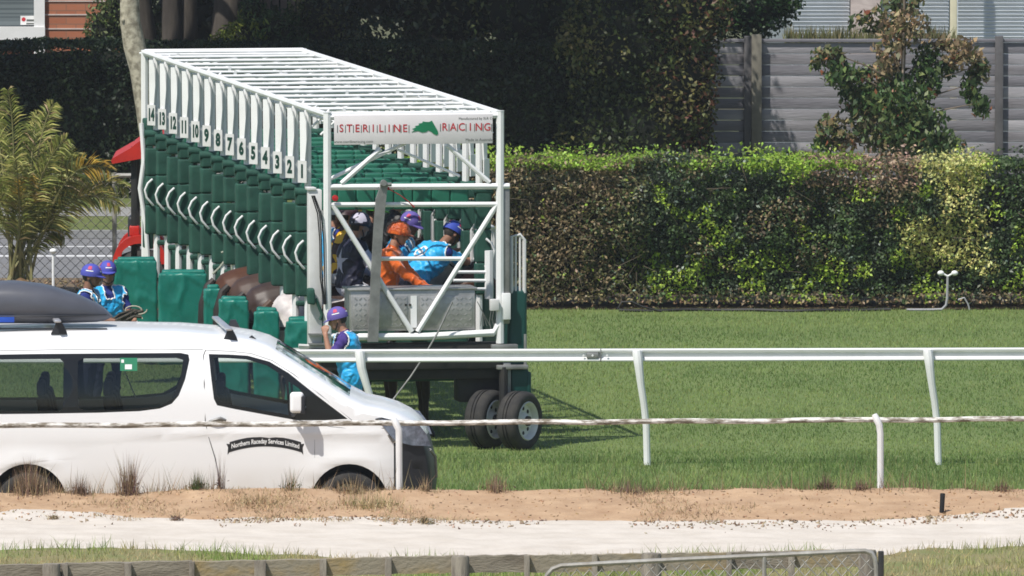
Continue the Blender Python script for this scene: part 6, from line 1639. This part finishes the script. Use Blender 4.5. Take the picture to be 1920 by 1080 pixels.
def decal(pd, poly, cy, cz, out, m, name, parent, holes=None, n=10):
    """flat mark laid onto the clothing: polygon in (y,z) trunk coordinates seen along direction out (trunk x)"""
    b = bmesh.new(); loops = [poly] + (holes or []); tri = tessellate_polygon([[Vector((p[0], p[1], 0)) for p in l] for l in loops]); ap = [p for l in loops for p in l]
    vs = [b.verts.new((0, cy + p[0], cz + p[1])) for p in ap]
    for t in tri:
        try: b.faces.new([vs[i] for i in t])
        except ValueError: pass
    bmesh.ops.triangulate(b, faces=b.faces[:])
    for _ in range(2): bmesh.ops.subdivide_edges(b, edges=b.edges[:], cuts=1, use_grid_fill=True)
    src = bmesh.new(); src.from_mesh(pd['mesh_for_decal']); bv = BVHTree.FromBMesh(src)
    d = pd['R'] @ Vector(out)
    for v in b.verts:
        o_ = pd['U'](v.co.x, v.co.y, v.co.z) if abs(out[0]) > .5 else pd['U'](v.co.y, v.co.x, v.co.z)
        h = bv.ray_cast(o_ + d * .6, -d); v.co = (h[0] + d * .006) if h[0] is not None else o_ + d * .12
    src.free(); mm = MB(); mm.bm.free(); mm.bm = b; return mm.build(name, m, parent, smooth=60)
def star(n, r0, r1): return [((r0 if i % 2 == 0 else r1) * math.sin(math.pi * i / n), (r0 if i % 2 == 0 else r1) * math.cos(math.pi * i / n)) for i in range(2 * n)]
def circ(r, n=20): return [(r * math.cos(2 * math.pi * i / n), r * math.sin(2 * math.pi * i / n)) for i in range(n)]

LEGS = {'L': ((.03, .02, -.42), (-.02, .03, -.84)), 'R': ((.02, -.02, -.42), (-.03, -.03, -.84))}
RIDE = {'L': ((.40, .22, -.22), (.14, .30, -.52)), 'R': ((.40, -.22, -.22), (.14, -.30, -.52))}
DOWN = {'L': ((-.02, .07, -.28), (.07, .08, -.52)), 'R': ((-.02, -.07, -.28), (.07, -.08, -.52))}

# standing man at the rear corner, hand to his ear
Yp = -1.1; Xp = wx(660, Yp)
person('man in violet cap and blue vest standing with a hand to his face', (Xp, Yp, gz(Yp)), R(172),
       dict(lean=11, arms={'L': ((.13, .10, -.20), (.20, .02, .07)), 'R': ((-.02, -.10, -.28), (.06, -.14, -.52))}, legs=LEGS, pitch=14, headfwd=.06, palmL=(-.2, -1, 0), palmR=(0, 1, 0), curl=.8, hip=.92),
       dict(shirt=PURP, trousers=NAVYT, vest=VEST, helmet=CAPP, logo=True, vest_low=-.20, peak=.07), scale=.96, bulk=1.12)
# pair of handlers at the left, behind the van
Yp = 5.1
pa_ = person('handler in blue cap and light blue vest in profile facing the green doors', (wx(162, Yp), Yp, 0.0), R(-12),
       dict(lean=3, arms={'L': ((.10, .04, -.26), (.33, -.02, -.30)), 'R': ((.14, -.02, -.25), (.40, .02, -.27))}, legs=LEGS, pitch=6, curl=.9, hip=.95, palmR=(0, 1, 0), palmL=(0, -1, 0)),
       dict(shirt=DBLUE, trousers=NAVYT, vest=VEST, helmet=CAPB, logo=True, skin=SKIND), scale=1.0)
Yp = 5.7
pb_ = person('handler in blue cap and sunglasses with open collared vest facing the camera', (wx(200, Yp), Yp, 0.0), R(-72),
       dict(lean=2, arms={'L': ((.10, .08, -.26), (.34, .04, -.26)), 'R': ((-.02, -.07, -.28), (.10, -.05, -.50))}, legs=LEGS, yaw=-10, curl=.9, hip=.95),
       dict(shirt=DBLUE, trousers=NAVYT, vest=VEST, helmet=CAPB, logo=True, glasses=True, skin=SKIN))
# bundle of lead ropes and straps they hold
f = MB(); gq = random.Random(4); Yq = 4.9
root = thing('rope_bundle', 'bundle of dark lead ropes and buckles held out before the handlers', 'ropes', at(235, 598, Yq))
for i in range(11):
    a0 = Vector((-.26 + gq.uniform(-.03, .03), gq.uniform(-.05, .05), -.10 + gq.uniform(-.05, .03))); mid = Vector((gq.uniform(-.08, .05), gq.uniform(-.07, .07), gq.uniform(-.07, .07))); e = Vector((.14 + gq.uniform(-.06, .08), gq.uniform(-.05, .05), .08 + gq.uniform(-.06, .03)))
    f.path([a0, a0.lerp(mid, .5) + Vector((0, 0, .02)), mid, mid.lerp(e, .6) + Vector((0, 0, .03)), e], gq.uniform(.012, .022), 6)
f.build('straps', pm('dark_webbing', (0.03, 0.028, 0.022), (0.07, 0.06, 0.045), 20, .8), root)
f = MB(); pts = [Vector((.08 + .11 * math.cos(t) + .06 * t / 6, 0, .10 + .05 * math.sin(t))) for t in np.linspace(0, 6.5, 16)]; f.path(pts, .010, 6); f.path([(.10, 0, .10), (.17, .01, .05), (.20, .0, .0)], .01, 6); f.build('rope_end', pm('pale_rope', (.45, .42, .34), None, 20, .9), root)

# horses ------------------------------------------------------------------------------------------------
def horse_mesh():
    f = MB(); C = f.capsule
    C((.42, 0, 1.12), (.05, 0, 1.10), .29, .30, 16); C((.05, 0, 1.10), (-.45, 0, 1.17), .30, .28, 16); C((-.40, 0, 1.30), (-.60, 0, 1.27), .25, .24, 16)
    for s in (1, -1): C((-.55, .12 * s, 1.18), (-.70, .11 * s, 1.02), .21, .17, 14)
    C((.30, 0, 1.42), (.05, 0, 1.36), .12, .12, 12); C((.55, 0, 1.22), (.68, 0, 1.18), .24, .19, 14)
    C((.55, 0, 1.32), (.85, 0, 1.58), .21, .15, 14); C((.85, 0, 1.58), (1.08, 0, 1.80), .15, .115, 14)
    C((1.08, 0, 1.80), (1.25, 0, 1.66), .115, .10, 12); C((1.25, 0, 1.66), (1.48, 0, 1.42), .095, .062, 12); C((1.15, 0, 1.66), (1.30, 0, 1.54), .09, .06, 10); C((1.46, 0, 1.44), (1.50, 0, 1.39), .066, .058, 10)
    for s in (1, -1):
        C((1.05, .06 * s, 1.90), (1.07, .075 * s, 2.02), .035, .012, 8)
        C((.48, .15 * s, 1.08), (.42, .16 * s, .86), .15, .095, 12); C((.42, .16 * s, .86), (.46, .15 * s, .52), .085, .055, 10); C((.46, .15 * s, .52), (.46, .15 * s, .46), .058, .052, 10); C((.46, .15 * s, .46), (.46, .15 * s, .18), .042, .038, 10); C((.46, .15 * s, .18), (.50, .15 * s, .08), .048, .042, 10); C((.505, .15 * s, .055), (.515, .15 * s, .04), .058, .06, 10)
        C((-.50, .15 * s, 1.08), (-.40, .16 * s, .84), .20, .13, 12); C((-.40, .16 * s, .84), (-.66, .15 * s, .56), .11, .065, 10); C((-.68, .15 * s, .56), (-.66, .15 * s, .48), .062, .052, 10); C((-.66, .15 * s, .48), (-.64, .15 * s, .18), .045, .040, 10); C((-.64, .15 * s, .18), (-.60, .15 * s, .08), .048, .043, 10); C((-.595, .15 * s, .055), (-.585, .15 * s, .04), .058, .06, 10)
    me = remesh_obj(f, .020, 4); me.polygons.foreach_set('use_smooth', [True] * len(me.polygons)); return me
HM = horse_mesh()
BAY = pm('bay_coat', (0.085, 0.036, 0.020), (0.06, 0.024, 0.014), 4, .5, spec=.2)
BROWN = pm('brown_coat', (0.07, 0.04, 0.030), (0.045, 0.025, 0.019), 3, .5, spec=.25)
DBROWN = pm('dark_brown_coat', (0.055, 0.034, 0.028), (0.035, 0.022, 0.018), 3, .45, spec=.3)
GREYC = pm('dappled_grey_coat', (0.62, 0.58, 0.56), (0.42, 0.38, 0.38), 7, .5)
MANE = pm('black_horsehair', (0.014, 0.011, 0.010), (0.03, 0.022, 0.018), 30, .6)
BROWNT = pm('brown_horsehair', (0.06, 0.03, 0.018), (0.09, 0.05, 0.03), 30, .6)
def horse(label, v, u, coat, hair, dz=0.0, sc=1.0):
    root = thing('horse', label, 'horse', W(u, v, dz), GA + R(random.uniform(-3, 3)), group='horses loaded in the starting gate'); root.scale = (sc,) * 3
    me = HM.copy(); me.materials.append(coat); me.materials.append(hair if coat is not GREYC else DBROWN)
    zc = np.empty(len(me.polygons) * 3); me.polygons.foreach_get('center', zc); me.polygons.foreach_set('material_index', (zc.reshape(-1, 3)[:, 2] + .06 * np.sin(zc.reshape(-1, 3)[:, 0] * 30) < .72).astype(np.int32)); link('body', me, root)
    f = MB(); f.path([(-.82, 0, 1.40), (-.88, 0, 1.34), (-.92, 0, 1.15), (-.925, 0, .9), (-.92, .01, .66), (-.91, .01, .55)], [.03, .04, .055, .06, .045, .01], 9, flat=1.2); f.build('tail', hair, root)
    f = MB()
    for i in range(9):
        t = i / 8; x = .45 + .62 * t; z = 1.50 + .42 * t; f.ell((x - .03, .03, z - .05), (.06, .05, .10), None, 8, 6)
    f.build('mane', hair, root)
    f = MB()
    for s in (1, -1): f.ell((1.24, .085 * s, 1.70), (.022, .014, .02), None, 8, 6)
    f.build('eyes', BOOT, root)
    f = MB(); f.path([(1.36, .085, 1.56), (1.38, 0, 1.66), (1.36, -.085, 1.56), (1.30, 0, 1.46), (1.36, .085, 1.56)], .012, 5); f.path([(1.36, .08, 1.56), (1.06, .11, 1.80), (1.02, 0, 1.94), (1.06, -.11, 1.80), (1.36, -.08, 1.56)], .011, 5); f.path([(1.42, .07, 1.46), (.9, .17, 1.5), (.55, .12, 1.66)], .009, 5); f.build('bridle', BOOT, root)
    f = MB(); f.rbox((.16, 0, 1.475), (.42, .34, .05), .024, 4); f.build('saddle', BOOT, root)
    return root
vst = [1.40 + PIT * (k + .5) for k in range(5)]
horse('bay horse in the nearest stall with dark tail at the corner column', vst[0], .94, BAY, MANE, 0, 1.02)
horse('dappled grey horse whose pale rump shows above the green doors', vst[1], .68, GREYC, BROWNT, 0, 1.08)
horse('dark brown horse in the third stall just left of the grey one', vst[2], .52, DBROWN, MANE, 0, 1.10)
horse('chocolate brown horse between the dark brown and the far bay horse', vst[3], .50, BROWN, MANE, 0, 1.12)
horse('reddish bay horse furthest along the gate with the knotted rope beside it', vst[4], .46, BAY, MANE, 0, 1.13)

# jockeys: the pelvis sits on the saddle
def seat(px, v, z=1.60):
    Y = W(.7, v, 0).y; return (wx(px, Y), Y, z)
REIN = {'L': ((.13, .06, -.25), (.36, -.04, -.33)), 'R': ((.13, -.06, -.25), (.36, .04, -.33))}
def jockey(label, px, v, wear, lean=22, z=1.60, heading=8, **kw):
    w_ = dict(trousers=WHITEC, shin=BOOT, skin=SKIN, peak=.05, silk_folds=True); w_.update(wear)
    w_.setdefault('sleeve', w_['shirt']); w_.setdefault('arm', w_['sleeve']); w_.setdefault('forearm', w_['sleeve'])
    p = dict(hip=0.0, lean=lean, arms=REIN, legs=RIDE, pitch=8, headfwd=.06, curl=1.0, palmL=(0, -1, 0), palmR=(0, 1, 0)); p.update(kw)
    return person(label, seat(px, v, z), GA + R(heading), p, w_, bulk=kw.get('bulk', 1.16))
jo = jockey('jockey in plain orange satin cap and shirt on the nearest horse', 722, vst[0] - .25, dict(shirt=ORANGE, helmet=ORANGEC, band=ORANGE), lean=10, z=1.68, bulk=1.24, heading=-22, arms={'L': ((.16, .06, -.22), (.36, 0, -.36)), 'R': ((.20, -.03, -.20), (.46, .02, -.38))})
jn = jockey('jockey in navy shirt with a pale star and lilac sleeves', 655, vst[1], dict(shirt=NAVY, sleeve=LILAC, helmet=NAVY), lean=8, z=1.69, heading=20)
decal(jn, star(5, .17, .055), .03, .25, (-1, 0, 0), LILAC, 'star', jn['body'])
f = MB(); hh = jn['H'](0, 0, .04)
f.ell(hh, (.128, .106, .118), None, 8, 5, v0=.05, v1=.75, u0=.55, u1=.78, grow=.014); f.build('cap_patch', LILAC, jn['root'], smooth=60)
jy = jockey('jockey in yellow and brown patched silks behind the left frame post', 627, vst[2] + .1, dict(shirt=YELB, helmet=YELB), lean=14, z=1.76, heading=10)
jg = jockey('jockey in bright green cap almost hidden behind the navy rider', 657, vst[3], dict(shirt=BLACKS, helmet=GREENS), lean=26, z=1.80, heading=8)
jb = jockey('jockey in black cap and silks behind the grey winch arm', 722, vst[4], dict(shirt=BLACKS, helmet=BLACKS), lean=14, z=1.84, heading=8)
# handlers inside the stalls, standing on the partition ledge
Yh = W(1.2, vst[1] + .3, 0).y
h1_ = person('handler in violet cap and blue vest standing behind the orange jockey', (wx(738, Yh), Yh, 0.76), R(-10),
       dict(lean=14, arms={'L': ((.10, .08, -.26), (.30, .0, -.34)), 'R': ((.12, -.06, -.25), (.34, .02, -.36))}, legs=LEGS, pitch=18, yaw=-20, headfwd=.06, curl=.9, hip=.95),
       dict(shirt=DBLUE, trousers=NAVYT, vest=VEST, helmet=CAPP, logo=True, skin=SKIND, sleeve=VEST, arm=SKIND), bulk=1.12)
Yh = W(1.5, vst[0] + .25, 0).y
h2_ = person('bending handler in royal blue cap with a white ring on his vest back', (wx(772, Yh), Yh, 0.80), R(40),
       dict(lean=52, arms={'L': ((.26, .05, -.05), (.46, .02, .0)), 'R': ((.24, -.06, -.10), (.46, -.02, -.02))}, legs={'L': ((.08, .03, -.42), (-.04, .03, -.84)), 'R': ((.12, -.02, -.42), (-.02, -.03, -.84))}, pitch=34, headfwd=.14, curl=.5, hip=.95),
       dict(shirt=DBLUE, trousers=NAVYT, vest=VEST, helmet=CAPD, logo=True, skin=SKIND, sleeve=VEST, arm=SKIND), scale=1.05, bulk=1.15)
decal(h2_, circ(.085), -.02, .27, (-1, 0, 0), WHITE, 'ring_emblem', h2_['body'], holes=[circ(.058)]); decal(h2_, circ(.026), -.02, .27, (-1, 0, 0), WHITE, 'emblem_dot', h2_['body'])
Yh = W(.1, vst[2] + .35, 0).y
h3_ = person('handler in light blue vest half hidden behind the left gate post', (wx(618, Yh), Yh, 0.80), R(20),
       dict(lean=6, arms={'L': ((.10, .08, -.26), (.30, .0, -.30)), 'R': ((.10, -.08, -.26), (.30, .0, -.28))}, legs=LEGS, curl=.9, hip=.95),
       dict(shirt=DBLUE, trousers=NAVYT, vest=VEST, helmet=WHITEC, skin=SKIN))

# ------------------------------------------------------------------ the air: thin even haze over the long view
f = MB(); f.box((0, 1400, 6.1), (7000, 3900, 14.9))
hm_ = bpy.data.materials.new('thin_haze'); hm_.use_nodes = True; n = hm_.node_tree; n.nodes.remove(n.nodes['Principled BSDF'])
pv = n.nodes.new('ShaderNodeVolumePrincipled'); pv.inputs['Color'].default_value = (0.86, 0.92, 1.0, 1); pv.inputs['Density'].default_value = 0.00013; pv.inputs['Anisotropy'].default_value = 0.0
n.links.new(pv.outputs[0], n.nodes['Material Output'].inputs['Volume'])
hz_ = f.build('haze', hm_, smooth=0); tag(hz_, 'thin pale haze in the air over the race track', 'haze', kind='stuff')
